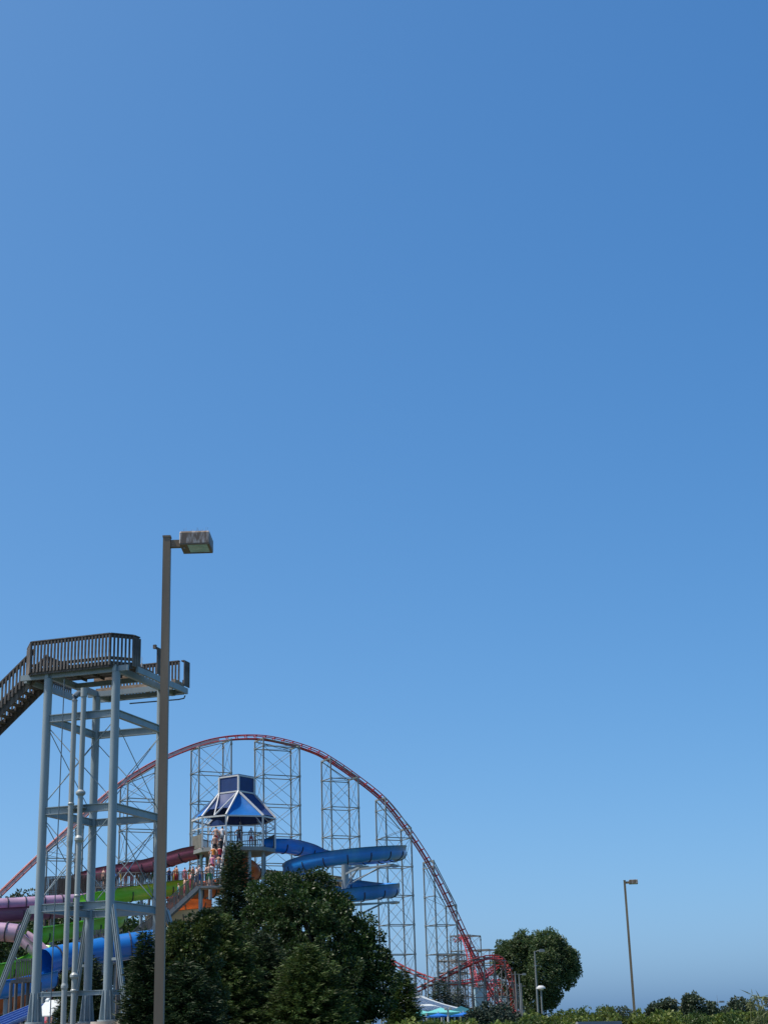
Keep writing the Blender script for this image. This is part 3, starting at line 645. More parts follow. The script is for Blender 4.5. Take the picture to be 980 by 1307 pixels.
# ================================================================== water slides
class Pts(list):
    def __getitem__(s, i): return list.__getitem__(s, min(i, len(s) - 1))
def slide(name, label, pts, m, kind='trough', r=.65, seg=1.7, lip=.1, wall=1.0, group=None, mat_in=None, flange=True, mats=None):
    P = resample(catmull(pts, 14), seg / 4); n = len(P)
    root = thing(name, (P[-1].x, P[-1].y, float(gz(P[-1].x, P[-1].y))), label, 'water slide', group)
    def fr(i):
        t = (P[min(i + 1, n - 1)] - P[max(i - 1, 0)]).normalized(); a = t.cross(Z).normalized(); return P[i], a, a.cross(t).normalized()
    if kind == 'tube':
        def prof(R): return [(R * math.cos(2 * math.pi * k / 16), R * math.sin(2 * math.pi * k / 16)) for k in range(16)]
        closed = True
    else:
        def prof(R):
            o = [(-R - (R - r) * 0 - lip, .42 * wall), (-R, .42 * wall)] if R == r else [(-R, .42 * wall - .02)]
            arc = [(-R * math.cos(math.pi * k / 9), -R * math.sin(math.pi * k / 9) * (1 if k else 1)) for k in range(10)]
            o += arc
            o += [(R, .42 * wall), (R + lip, .42 * wall)] if R == r else [(R, .42 * wall - .02)]
            return o
        closed = False
    i = 0; c = 0
    while i < n - 1:
        j = min(i + 4, n - 1)
        mb = MB(); po = prof(r); k = len(po); vs = []
        for ii in range(i, j + 1):
            p, a, u = fr(ii); vs += [p + a * x + u * y for x, y in po]
        rows = j - i + 1; fs = []
        for q in range(rows - 1):
            for w in range(k if closed else k - 1): fs.append((q * k + w, q * k + (w + 1) % k, (q + 1) * k + (w + 1) % k, (q + 1) * k + w))
        mb.add(vs, fs, True)
        if not closed:   # wall thickness: outer shell
            vs2 = []
            for ii in range(i, j + 1):
                p, a, u = fr(ii); vs2 += [p + a * (x * (1 + .03 / max(abs(x), .1)) if abs(x) < r + .01 else x) + u * (y - (.04 if y < 0 else .03)) for x, y in po]
            mb.add(vs2, [f[::-1] for f in fs], True)
        nf = len(mb.f)
        if flange:
            p, a, u = fr(i); p2, a2, u2 = fr(min(i + 1, n - 1)); t = (p2 - p).normalized() * .07
            R1 = r + .015; R2 = r + .10
            if closed:
                A = prof(R1); B = prof(R2); vv = []
                for off in (0, 1):
                    vv += [p + a * x + u * y + t * off for x, y in A] + [p + a * x + u * y + t * off for x, y in B]
                for w in range(16):
                    w2 = (w + 1) % 16; mb.add(vv, [(w, w2, 16 + w2, 16 + w), (32 + w2, 32 + w, 48 + w, 48 + w2), (16 + w, 16 + w2, 48 + w2, 48 + w)]) if w == 0 else mb.f.extend([tuple(z + base for z in f) for f in [(w, w2, 16 + w2, 16 + w), (32 + w2, 32 + w, 48 + w, 48 + w2), (16 + w, 16 + w2, 48 + w2, 48 + w)]]) or mb.sm.extend([False] * 3)
                    if w == 0: base = len(mb.v) - 64
            else:
                A = [(-R1 * math.cos(math.pi * q / 9), -R1 * math.sin(math.pi * q / 9)) for q in range(10)]; s = R2 / R1
                vv = []
                for off in (0, 1):
                    vv += [p + a * x + u * y + t * off for x, y in A] + [p + a * x * s + u * y * s + t * off for x, y in A]
                mb.add(vv, [f for w in range(9) for f in ((w, w + 1, 10 + w + 1, 10 + w), (20 + w + 1, 20 + w, 30 + w, 30 + w + 1), (10 + w, 10 + w + 1, 30 + w + 1, 30 + w))])
        fo = mb.build('flume_section', (mats[c % len(mats)] if mats else m), root); fo.data.materials.append(JOINT)
        mi = np.zeros(len(mb.f), dtype=np.int32); mi[nf:] = 1; fo.data.polygons.foreach_set('material_index', mi); i = j; c += 1
    return root, Pts(P)
def support(root, x, y, top, r=.16, arms=(), gm=STEEL, z0=1.3):
    o = MB().tube(V(x, y, z0), V(x, y, top), r, r * .9, n=12).build('support_column', gm, root)
    for q in arms:
        MB().bar(V(x, y, top - .35), q, .12, .14).build('support_arm', gm, o)
        MB().tube(V(x, y, top - 1.4), V(x, y, top - .4).lerp(q, .75), .055, n=6).build('arm_strut', gm, o)
    return o

# blue helix
HC = V(PY(440, 1090, 131).x, 131, 0); HR = 4.5; zh0 = PY(505, 1089, 131).z
hel = [PY(336, 1079.5, 130.5), PY(352, 1079, 130.8), PY(370, 1080, 131.8), PY(392, 1085.5, 133.8)]
N0 = len(hel)
for k in range(0, 23):
    th = R_(115 - k * 30); R = HR if th > R_(-200) else HR * .86
    zz = zh0 + .1 - (k * 30 - 115) / 360 * 2.75
    zz = min(zz, zh0 + .1 + .1 * max(0, th))
    sh = float(sstep(150, 330, -math.degrees(th)))
    hel.append(V(HC.x + R * math.cos(th), HC.y + sh * 3.4 + R * math.sin(th), zz))
hs_, HP = slide('water_slide', 'bright blue spiral water slide curling down beside the blue-roofed tower', hel, BLUE, r=.62, seg=1.75, wall=1.15, group=None)
hc_ = support(hs_, HC.x, HC.y, zh0 - .55, .34, gm=STEEL)
for th, dz, R in ((20, -.75, HR), (-25, -.95, HR), (150, -1.7, HR), (-70, -1.2, HR), (-150, -1.75, HR), (70, -.6, HR), (35, -3.65, HR * 1.1), (8, -3.75, HR * .95)):
    q = V(HC.x + R * math.cos(R_(th)), HC.y + R * math.sin(R_(th)), zh0 + dz - .15)
    b = V(HC.x, HC.y, q.z - .25); MB().bar(b, q, .12, .15).build('support_arm', STEEL, hc_); MB().tube(V(HC.x, HC.y, q.z - 1.5), b.lerp(q, .72) - Z * .05, .06, n=6).build('arm_strut', STEEL, hc_)
    tdir = V(-math.sin(R_(th)), math.cos(R_(th)), 0); MB().bar(q - tdir * .5 - Z * .55 + Z * .5, q + tdir * .5 - Z * .05, .3, .1).build('saddle', STEEL, hc_)

def pp(L): return [PY(*q) for q in L]
s, P = slide('water_slide', 'maroon open flume leaving the blue-roofed tower above the green slide', pp([(256, 1086, 129.5), (240, 1089, 130), (222, 1094.5, 131), (195, 1102.5, 133), (165, 1108, 135), (135, 1113, 137), (112, 1119, 141), (96, 1126, 147), (100, 1136, 153)]), PURPD, r=.62, seg=1.6, wall=.9)
for i in (18, 34): q = P[min(i, len(P) - 1)]; support(s, q.x, q.y + .2, q.z - .62)
s, P = slide('water_slide', 'long pale pink enclosed tube slide running level behind the tower', pp([(110, 1149, 134), (97, 1150, 132.5), (60, 1152, 131), (20, 1154.5, 130), (-20, 1156.5, 129), (-80, 1161, 128)]), PINK, 'tube', r=.56, seg=1.5)
for i in (10, 30): q = P[i]; support(s, q.x, q.y, q.z - .8)
s, P = slide('water_slide', 'dark purple open flume slung under the pale pink tube slide', pp([(95, 1157, 131.2), (40, 1162, 129.4), (0, 1165, 128.4), (-60, 1169, 127.6)]), PURP, r=.8, seg=2.2, wall=.7)
for i in (14,): q = P[i]; support(s, q.x, q.y, q.z - .8)
s, P = slide('water_slide', 'short pink covered slide with dark ribs above the platform', pp([(-50, 1188, 116), (-10, 1189, 116), (10, 1190, 116), (27, 1192, 116)]), PINK, 'tube', r=.66, seg=.85)
support(s, P[6].x, P[6].y, P[6].z - .66)
s, P = slide('water_slide', 'pink open chute dropping from the mouth of the ribbed covered slide', pp([(27, 1193, 115.9), (36, 1199, 115.7), (48, 1210, 115.4), (60, 1219, 115.2), (74, 1226, 115)]), PINK, r=.62, seg=1.3, wall=.8)
support(s, P[9].x, P[9].y, P[9].z - .62)
s, P = slide('water_slide', 'lime green open slide winding below the maroon flume', pp([(242, 1130, 127), (215, 1133, 126), (185, 1137, 125), (155, 1141, 124), (130, 1145, 123.2), (113, 1150, 122.6), (106, 1156, 124.2), (112, 1162, 127.5), (130, 1166, 129), (150, 1170, 127.8), (146, 1175, 124.5), (125, 1180, 122.4), (95, 1186, 120.4), (65, 1190, 118.6), (46, 1195, 117.6), (40, 1202, 119), (50, 1212, 121), (56, 1220, 119), (40, 1230, 115), (20, 1236, 113), (-20, 1242, 111), (-70, 1248, 110)]), GREEN, r=.66, seg=1.7, wall=1.1)
for i in (24, 60, 88): q = P[min(i, len(P) - 1)]; support(s, q.x, q.y + .3, q.z - .68)
s, P = slide('water_slide', 'light blue enclosed tube slide sloping left behind the tower columns', pp([(200, 1203, 113), (170, 1207, 112.4), (140, 1212, 112), (108, 1218, 111), (80, 1223, 110), (58, 1229, 109)]), BLUET, 'tube', r=.92, seg=1.8)
for i in (8, 20): q = P[i]; support(s, q.x, q.y, q.z - .92)
s, P = slide('water_slide', 'blue open flume curving past the grey picket platform', pp([(66, 1247, 108), (45, 1252, 107), (20, 1257, 106), (-10, 1262, 105), (-50, 1268, 105)]), BLUE, r=.72, seg=1.7, wall=.9)
q = P[8]; support(s, q.x, q.y, q.z - .72)
s, P = slide('water_slide', 'orange slide low behind the picket platform post', pp([(62, 1262, 116), (40, 1268, 115), (15, 1276, 114), (-15, 1284, 113), (-60, 1292, 112)]), ORANGE, r=.75, seg=1.7, wall=1.0)
s, P = slide('water_slide', 'orange enclosed slide curling under the blue-roofed tower deck', pp([(296, 1102, 131.5), (306, 1103, 129.8), (316, 1107, 129.3), (322, 1114, 130.5), (314, 1122, 132.5), (296, 1128, 133), (270, 1134, 132), (240, 1141, 130.5), (215, 1150, 130)]), ORANGE, 'tube', r=.72, seg=1.4)
support(s, P[14].x, P[14].y, P[14].z - .72)
s, P = slide('water_slide', 'orange flume with rounded end seen under the metal staircase', pp([(200, 1166, 125), (230, 1156, 124.6), (248, 1153, 124.8), (262, 1155, 126)]), ORANGE, r=.6, seg=1.2, wall=.8)
support(s, P[4].x, P[4].y, P[4].z - .62)
s, P = slide('water_slide', 'cream coloured flume glimpsed through leaves below the metal staircase', pp([(190, 1176, 124), (220, 1170, 123.6), (250, 1166, 123.8), (275, 1164, 125)]), CREAM, r=.62, seg=1.4, wall=.8)
support(s, P[5].x, P[5].y, P[5].z - .64)
s, P = slide('water_slide', 'cream flume running behind the leafy tree toward the spiral slide', pp([(318, 1112, 134), (345, 1116, 134.5), (375, 1118, 135), (410, 1120, 135), (440, 1124, 134)]), CREAM, r=.5, seg=1.4, wall=.7)
support(s, P[7].x, P[7].y, P[7].z - .6)
# striped racing slide: lanes side by side
rs = thing('mat_racer_slide', PY(-5, 1310, 86), 'dark blue multi-lane racing slide with pale ridges behind the tower foot', 'water slide')
A0, A1 = PY(41, 1282, 97), PY(-50, 1318, 86)
ac = (A1 - A0).cross(Z).normalized() * -1
wv = V(.55, -.83, -.05).normalized()
for k in range(5):
    o0, o1 = wv * (k * .75), wv * ((k + 1) * .75 - .1)
    a = [A0 + o0, A1 + o0, A1 + o1, A0 + o1]
    if (a[1] - a[0]).cross(a[2] - a[0]).z < 0: a = a[::-1]
    MB().poly(a, -.12).build('lane', DBLUE, rs)
    MB().bar(A0 + o1 + wv * .05 + Z * .08, A1 + o1 + wv * .05 + Z * .05, .03, .12).build('lane_divider', DIVB, rs)
for t in (.15, .5, .85): q = A0.lerp(A1, t) + wv * 1.9; MB().tube(V(q.x, q.y, 1.3), V(q.x, q.y, q.z - .12), .15, n=8).build('support_column', STEEL, rs)

# ================================================================== decks and platforms behind the tower
def platform(name, label, pxs, pyb, Y, m, depth=1.8, h=1.07, sp=.16, zb=1.3, solid=False, cat='platform', back=True):
    p, q = PY(pxs[0], pyb[0], Y[0]), PY(pxs[1], pyb[1], Y[1]); dd = (q - p); nrm = V(-dd.y, dd.x, 0).normalized() * depth
    T = thing(name, (p.x, p.y, zb + .4), label, cat)
    MB().poly([p, q, q + nrm, p + nrm], .18, -Z).build('deck', m, T); rail_run(p + Z * .0, q, T, h, sp, m, .1 if solid else .04)
    if back: rail_run(p + nrm, q + nrm, T, h, sp, m, .075 if solid else .04)
    n = max(2, int(dd.length / 3.5))
    for k in range(n + 1):
        for e in (p, p + nrm): w = e.lerp(e + dd, k / n * .96 + .02) + nrm * (.05 if e == p else -.05); MB().tube(V(w.x, w.y, zb), V(w.x, w.y, w.z - .18), .11, n=8).build('post', m, T)
    return p, q, nrm
WOODF = mat('wood_fence', (.075, .064, .055), .9, .35, 5, stretch=(3, 3, .4))
qa = platform('queue_deck', 'brown wooden queue deck with close pickets behind the steel tower', (57, 136), (1149, 1146), (139, 139), WOODF, h=2.0, sp=.125, solid=True, depth=2.2)
qb = platform('queue_deck', 'grey queue walkway crowded with waiting bathers above the green slide', (120, 262), (1131, 1129), (134.5, 132), RAILG, depth=1.8)
qc = platform('stair_platform', 'grey picket platform on a single row of posts beside the blue flume', (14, 46), (1251, 1249), (100, 100), RAILG, depth=1.5, h=1.2, sp=.15)
qd = platform('queue_deck', 'low grey picket walkway above the light blue tube slide', (100, 152), (1212, 1206), (116, 116), RAILG, depth=1.4, h=1.2)
# white panel in place of an umbrella top, tilted to catch sunlight
sp_ = PY(63, 1287, 84); T = thing('white_awning', (sp_.x, 84, 1.45), 'white awning panel on two posts, tilted into the sun behind the tower foot', 'awning')
RB = Matrix.Rotation(-.35, 3, 'Z') @ Matrix.Rotation(.62, 3, 'X')
MB().box(sp_, (1.0, 1.35, .07), RB).build('panel', WHITE, T); MB().box(sp_ + RB @ V(-.42, .66, .06), (.16, .2, .1), RB).build('corner_bracket', WHITE, T)
for dx in (-.35, .35): MB().tube(sp_ + V(dx, .0, -.06), V(sp_.x + dx, 84, 1.3), .04, n=8).build('post', STEEL, T)

# ================================================================== trees and shrubs
def fast_quads(name, co, m):
    "co: (n,4,3) leaf quads"
    n = len(co); me = bpy.data.meshes.new(name)
    me.vertices.add(n * 4); me.vertices.foreach_set('co', co.astype(np.float32).ravel())
    me.loops.add(n * 4); me.loops.foreach_set('vertex_index', np.arange(n * 4, dtype=np.int32))
    me.polygons.add(n); me.polygons.foreach_set('loop_start', np.arange(0, n * 4, 4, dtype=np.int32))
    me.update(calc_edges=True); me.materials.append(m); return me
def unit(v): return v / np.maximum(1e-9, np.linalg.norm(v, axis=-1, keepdims=True))
def leaf_quads(c, d, nrm, ln, wd):
    "c base points, d leaf direction, nrm approximate normal"
    d = unit(d); s = unit(np.cross(d, nrm)); k = ln[:, None]; w = wd[:, None]
    nn = unit(np.cross(s, d))
    return np.stack([c, c + d * k * .45 + s * w * .5 + nn * w * .12, c + d * k, c + d * k * .45 - s * w * .5 + nn * w * .12], 1)
def crown_leaves(blobs, n_clump, per, leaf, clump_r, flat=.75, up=.35):
    w = np.array([max(b[1], .12) ** 1.5 * max(b[2], .12) ** .5 for b in blobs]); w = w / w.sum(); out = []
    idx = rng.choice(len(blobs), n_clump, p=w)
    cs = np.array([list(blobs[i][0]) for i in idx]); rr = np.array([[blobs[i][1], blobs[i][1], blobs[i][2]] for i in idx])
    d = unit(rng.normal(size=(n_clump, 3))); rad = rng.uniform(.45, 1, (n_clump, 1)) ** .45
    cc = cs + d * rr * rad; cr = clump_r * rng.uniform(.6, 1.35, n_clump)
    k = n_clump * per; ci = np.repeat(np.arange(n_clump), per)
    off = unit(rng.normal(size=(k, 3))) * (rng.uniform(.3, 1, (k, 1)) ** .45) * cr[ci][:, None] * np.array([1, 1, flat])
    base = cc[ci] + off
    dirn = unit(unit(off) + .45 * d[ci] + rng.normal(size=(k, 3)) * .55 + np.array([0, 0, -.15]))
    nrm = unit(rng.normal(size=(k, 3)) * .7 + d[ci] * .5 + np.array([0, 0, up]))
    ln = leaf * rng.uniform(.6, 1.35, k)
    return leaf_quads(base, dirn, nrm, ln, ln * .62), cc
def tree(name, label, base, blobs, m, n_clump, per, leaf, clump_r, trunk_r=.2, cat='tree', group=None, flat=.75, limbs=9, fork=.45):
    base = Vector(base); T = thing(name, base, label, cat, group)
    q, cc = crown_leaves(blobs, n_clump, per, leaf, clump_r, flat)
    link(bpy.data.objects.new('crown', fast_quads('crown', q, m)), T)
    zt = max(b[0][2] for b in blobs); zm = base.z + (zt - base.z) * fork
    cx = sum(b[0][0] for b in blobs) / len(blobs); cy = sum(b[0][1] for b in blobs) / len(blobs)
    top = V((base.x + cx) / 2, (base.y + cy) / 2, zm)
    mb = MB(); mb.path([base - Z * .3, base.lerp(top, .5) + V(trunk_r * .4, 0, 0), top], trunk_r, 9, rf=lambda t: trunk_r * (1.25 - .5 * t))
    for i in range(limbs):
        b = blobs[i % len(blobs)][0]; e = Vector(b) + V(*(rng.normal(size=3) * .3 * blobs[i % len(blobs)][1])); s = base.lerp(top, rng.uniform(.6, 1.0))
        md = s.lerp(e, .5) + V(0, 0, .08 * (e - s).length); mb.path([s, md, e], trunk_r * .4, 6, rf=lambda t: trunk_r * (.5 - .4 * t))
    mb.build('trunk', BARK, T); return T
def pxb(px, py, Y, r, rz=None): p = PY(px, py, Y); return ((p.x, p.y, p.z), r, rz or r)
def spruce(name, label, px, py, Y, R, m, z0=None, dens=1.0, spray=.32, group=None, lean=0.0, slim=1.0):
    top = PY(px, py, Y); z0 = float(gz(top.x, Y)) if z0 is None else z0; H = top.z - z0; T = thing(name, (top.x, Y, z0), label, 'tree', group)
    MB().path([V(top.x, Y, z0 - .2), V(top.x, Y, z0 + H * .5), V(top.x, Y, z0 + H * .985)], .1, 8, rf=lambda t: max(.02, H * .016 * (1 - t))).build('trunk', BARK, T)
    C_, D_, N_, L_ = [], [], [], []; z = .04 * H
    while z < H * .985:
        f = 1 - z / H; rad = R * (f ** .8) * rng.uniform(.85, 1.12) + .06; nb = int(max(4, (5 + 9 * f) * dens))
        a0 = rng.uniform(0, 6.28)
        for b in range(nb):
            a = a0 + b * 2 * math.pi / nb + rng.normal() * .18; L = rad * rng.uniform(.72, 1.18); n = max(5, int(L / spray * 10 * dens))
            t = rng.uniform(.12, 1, n); h = np.array([math.cos(a), math.sin(a), 0]); sd = np.array([-h[1], h[0], 0])
            droop = -.42 * f * L * (t ** 1.2) + .22 * L * t ** 3 + .25 * L * (1 - f) * t
            p = np.array([top.x, Y, z0 + z]) + h * (t * L)[:, None] + np.array([0, 0, 1]) * droop[:, None] + sd * (rng.normal(size=n) * .10 * L * (1.1 - t))[:, None]
            p += rng.normal(size=(n, 3)) * .05
            sgn = rng.choice([-1, 1], n)
            d = h * .75 + sd * (sgn * rng.uniform(.2, .9, n))[:, None] + np.array([0, 0, 1]) * rng.uniform(-.35, .5, n)[:, None]
            C_.append(p); D_.append(d); N_.append(rng.normal(size=(n, 3)) * .8 + np.array([0, 0, .5])); L_.append(spray * rng.uniform(.55, 1.25, n))
        z += H * .021 / dens ** .5 + .05
    c = np.concatenate(C_); ln = np.concatenate(L_)
    k = 12; tz = rng.uniform(.9, 1, k); C2 = np.stack([np.full(k, top.x), np.full(k, Y), z0 + H * tz], 1); c = np.concatenate([c, C2]); D2 = rng.normal(size=(k, 3)) * .3 + np.array([0, 0, 1]); ln = np.concatenate([ln, np.full(k, spray)])
    q = leaf_quads(c, np.concatenate(D_ + [D2]), np.concatenate(N_ + [rng.normal(size=(k, 3))]), ln, ln * .17)
    link(bpy.data.objects.new('crown', fast_quads('crown', q, m)), T); return T

# the dark grove before the blue-roofed tower
spruce('spruce_tree', 'narrow dark spruce whose tip stands before the blue-roofed tower', 300, 1072, 101, 3.0, NEED, dens=1.7, spray=.34)
spruce('spruce_tree', 'broad lighter green spruce at the front of the dark grove', 284, 1166, 74, 2.9, NEEDL, dens=1.8, spray=.26)
spruce('spruce_tree', 'second lighter spruce pressed against the big leafy tree', 392, 1206, 73, 2.6, NEEDL, dens=1.7, spray=.26)
spruce('spruce_tree', 'short dark spruce filling the gap between the two lighter spruces', 335, 1190, 77, 2.6, NEED, dens=1.5, spray=.26)
spruce('spruce_tree', 'slender dark spruce beside the rear column of the grey tower', 186, 1187, 57, .95, NEED, dens=1.5, spray=.24)
spruce('spruce_tree', 'low dark spruce at the foot of the bronze lamp post', 236, 1228, 57, 1.75, NEED, dens=1.5, spray=.24)
spruce('spruce_tree', 'thin dark spruce framed between the tower columns', 118, 1220, 76, 1.3, NEED, dens=1.3, spray=.24)
spruce('spruce_tree', 'small dark spruce behind the drain pipes of the tower', 96, 1236, 80, 1.3, NEED, dens=1.3, spray=.24)
spruce('pine_tree', 'loose yellow-green pine at the edge of the grove beside the white tent', 513, 1236, 92, 1.35, NEEDL, dens=1.3, spray=.30)
spruce('spruce_tree', 'bushy dark spruce standing behind the teal canopies', 562, 1251, 152, 2.4, NEEDB, dens=1.0, spray=.4, z0=0)
spruce('spruce_tree', 'thin dark spruce beside the pale blue metal building', 584, 1262, 156, 1.5, NEEDB, dens=.9, spray=.4, z0=0)
p = PY(408, 1300, 84)
tree('broadleaf_tree', 'large dark green leafy tree before the spiral blue slide', (p.x, 84, 1.4),
     [pxb(400, 1215, 85, 2.9, 3.2), pxb(368, 1148, 85.5, 1.5, 1.4), pxb(400, 1138, 86, 1.05, 1.0), pxb(422, 1166, 85.5, 1.0, .95), pxb(452, 1198, 85, 1.2, 1.1), pxb(475, 1224, 84.5, .95, 1.1), pxb(468, 1262, 84, 1.4, 1.6),
      pxb(345, 1185, 86, 1.5, 1.5), pxb(380, 1128, 86, .6, .55), pxb(420, 1265, 83.5, 2.4, 2.2), pxb(340, 1145, 87, .9, .8), pxb(374, 1190, 86.5, 1.5, 1.5)], LEAF, 520, 240, .15, .50, trunk_r=.24)
p = PY(235, 1300, 60)
tree('broadleaf_tree', 'smaller olive leafy tree below the metal staircase', (p.x, 60, float(gz(p.x, 60))),
     [pxb(240, 1200, 60, .8, .65), pxb(262, 1185, 60.5, .6, .55), pxb(224, 1222, 59.5, .55, .6), pxb(246, 1235, 60, 1.1, 1.0), pxb(222, 1265, 59.5, .8, .9), pxb(250, 1280, 60, 1.2, 1.0)], LEAFY, 300, 170, .11, .26, trunk_r=.11)
# far trees behind the slides, left
for i, (px, py, Y, r, rz, lb) in enumerate([(5, 1205, 150, 3.8, 3.6, 'dark leafy tree behind the ribbed pink slide'), (42, 1200, 156, 3.6, 4.2, 'dark leafy tree behind the lime green slide loop'), (80, 1205, 148, 3.4, 3.4, 'leafy tree low between the tower pipes and queue deck'),
                                         (135, 1212, 150, 3.6, 3.6, 'leafy tree behind the low picket walkway'), (175, 1205, 152, 3.6, 3.4, 'leafy tree behind the light blue tube slide end'), (30, 1262, 128, 3.2, 3.0, 'low dark tree behind the orange slide')]):
    p = PY(px, py, Y); tree('background_tree', lb, (p.x, Y, 1.4 if Y < 190 else 0), [pxb(px, py, Y, r, rz), pxb(px - 12, py + 14, Y + 1, r * .8, rz * .8), pxb(px + 14, py + 10, Y - 1, r * .75, rz * .8)], LEAF, 150, 60, .34, .8, trunk_r=.25, group='trees behind the slides')
for px, py, Y, r, lb in ((35, 1146, 235, 2.2, 'small distant tree top poking above the pink tube slide'), (16, 1152, 240, 1.5, 'tiny distant tree top under the coaster lift track')):
    p = PY(px, py, Y); tree('background_tree', lb, (p.x, Y, 0), [pxb(px, py + 8, Y, r, r * .9), pxb(px - 6, py + 16, Y, r * .9, r), pxb(px + 8, py + 18, Y, r, r)], LEAFF, 70, 40, .5, .7, trunk_r=.25, group='trees behind the slides')
# the big round cottonwood
p = PY(684, 1300, 362)
tree('cottonwood_tree', 'large round dense tree standing beside the red coaster turnaround', (p.x, 362, 0),
     [pxb(684, 1222, 362, 5.93, 5.08), pxb(655, 1226, 363, 4.11, 4.11), pxb(712, 1226, 362, 3.99, 4.72), pxb(718, 1243, 361, 2.90, 3.15), pxb(690, 1245, 360, 4.84, 5.08), pxb(645, 1214, 364, 1.94, 2.66), pxb(700, 1205, 362, 3.15, 2.42), pxb(666, 1206, 362, 3.15, 2.42),
      pxb(730, 1226, 362, 1.57, 2.90), pxb(660, 1258, 364, 3.63, 4.84), pxb(684, 1270, 361, 4.11, 4.36), pxb(704, 1266, 360, 2.06, 2.90), pxb(646, 1275, 365, 2.42, 3.15)] + [pxb(684 + 50 * math.cos(t_) * rng.uniform(.9, 1.04), 1238 - 35 * math.sin(t_) * rng.uniform(.9, 1.06), 362, rng.uniform(.8, 1.5), rng.uniform(1.1, 2.0)) for t_ in np.linspace(-.25, 3.1, 17)], LEAFC, 900, 95, .42, .85, trunk_r=.5, flat=1.25)
# low trees on the horizon, right
for px, py, Y, r, rz, lb in ((885, 1283, 330, 1.9, 2.6, 'dark square-topped tree rising above the hedge'), (877, 1288, 330, 1.4, 2.0, 'dark low shoulder tree left against the square-topped tree'), (853, 1287, 340, 1.9, 1.9, 'pale rounded distant tree behind the hedge near the lone lamp'),
                             (904, 1289, 330, 1.2, 1.4, 'small dark tree beside the far floodlight mast'), (835, 1290, 340, 1.4, 1.4, 'tiny distant tree close to the lone lamp pole'), (945, 1287, 300, 2.0, 1.9, 'grey-green distant tree beside the tall reeds'), (925, 1293, 400, 3.2, 1.6, 'low distant tree line piece between mast and reeds'), (790, 1294, 400, 4.0, 1.5, 'low distant thicket left of the lone lamp pole'), (971, 1294, 420, 3.5, 1.6, 'low distant thicket behind the tall reeds')):
    p = PY(px, py, Y); tree('background_tree', lb, (p.x, Y, 0), [pxb(px, py, Y, r, rz), pxb(px + 5, py + 5, Y, r * .8, rz * .8), pxb(px - 6, py + 6, Y, r * .8, rz * .7)], LEAFF, 70, 40, .5, .6, trunk_r=.15, group='distant trees on the horizon', limbs=4)
# hedge of separate shrubs
HED = [(522, 1303, 39, .5), (556, 1304, 38, .5), (590, 1303, 38, .45), (632, 1300, 36, .45), (664, 1296, 38, .55), (692, 1290, 41, .6), (718, 1285, 43, .7), (745, 1279, 44, .7), (770, 1286, 42, .65), (796, 1289, 41, .6), (822, 1287, 42, .65), (846, 1289, 40, .6), (870, 1286, 41, .65), (895, 1288, 40, .65), (920, 1290, 41, .6), (946, 1288, 39, .6), (972, 1287, 38, .65), (1000, 1287, 39, .7)]
HLAB = ['low yellow-green shrub below the grove edge', 'low yellow-green shrub below the teal canopies', 'low bright shrub below the dark teal canopy', 'bright shrub below the coaster turnaround', 'bright rounded shrub left below the big tree', 'shrub before the tall thin lamp post', 'tall leafy shrub before the big round tree trunk', 'tallest upright-twigged shrub in the hedge', 'hedge shrub directly right of the tallest shrub', 'hedge shrub covering the foot of the lone lamp post', 'hedge shrub just past the lone lamp post', 'hedge shrub before the pale rounded distant tree', 'hedge shrub before the square-topped tree', 'hedge shrub before the square-topped tree shoulder toward the mast', 'hedge shrub below the far floodlight mast', 'hedge shrub left beside the tall reeds', 'hedge shrub around the reed stems', 'hedge shrub past the tall reeds']
for i, (px, py, Y, r) in enumerate(HED):
    py += (r * .5 + .16) / Y * FPX + (7 if px > 600 else 3); p = PY(px, py, Y); bl = [pxb(px, py, Y, r, r * .5)]
    for k in range(6): bl.append(((p.x + rng.normal() * r * .75, Y + rng.normal() * .4, p.z + rng.uniform(-.25, .14)), r * rng.uniform(.35, .6), r * rng.uniform(.25, .4)))
    for k in range(5): bl.append(((p.x + rng.normal() * r * .6, Y + rng.normal() * .3, p.z - rng.uniform(.5, 1.1)), r * .8, r * .6))
    for k in range(int(rng.integers(2, 6))):
        hx = p.x + rng.normal() * r * .7
        for q in range(3): bl.append(((hx + rng.normal() * .03, Y + rng.normal() * .3, p.z + r * .28 + q * .07 + rng.uniform(-.08, .06)), .06, .08))
    tree('hedge_shrub', HLAB[i], (p.x, Y, 0), bl, [LEAFH, LEAFH2, LEAFH, LEAFH3][(i * 5 + i // 3) % 4], 210, 70, [.075, .06, .09][i % 3], .14, trunk_r=.05, cat='shrub', group='shrubs of the hedge', flat=1.1, limbs=12, fork=.3)
for px, py, Y, r, lb in ((612, 1302, 70, .6, 'dark spreading bush left under the coaster turnaround'), (626, 1297, 72, .95, 'widest dark bush under the coaster turnaround'), (642, 1301, 71, .7, 'small dark bush right of the widest dark bush')):
    p = PY(px, py, Y); tree('dark_bush', lb, (p.x, Y, 0), [pxb(px, py, Y, r, r * .45), pxb(px - 8, py + 9, Y, r, r * .6), pxb(px + 8, py + 10, Y, r, r * .6), pxb(px, py + 22, Y, r, r * .8)], NEEDB, 120, 60, .13, .28, trunk_r=.06, cat='bush', group='dark bushes under the turnaround')
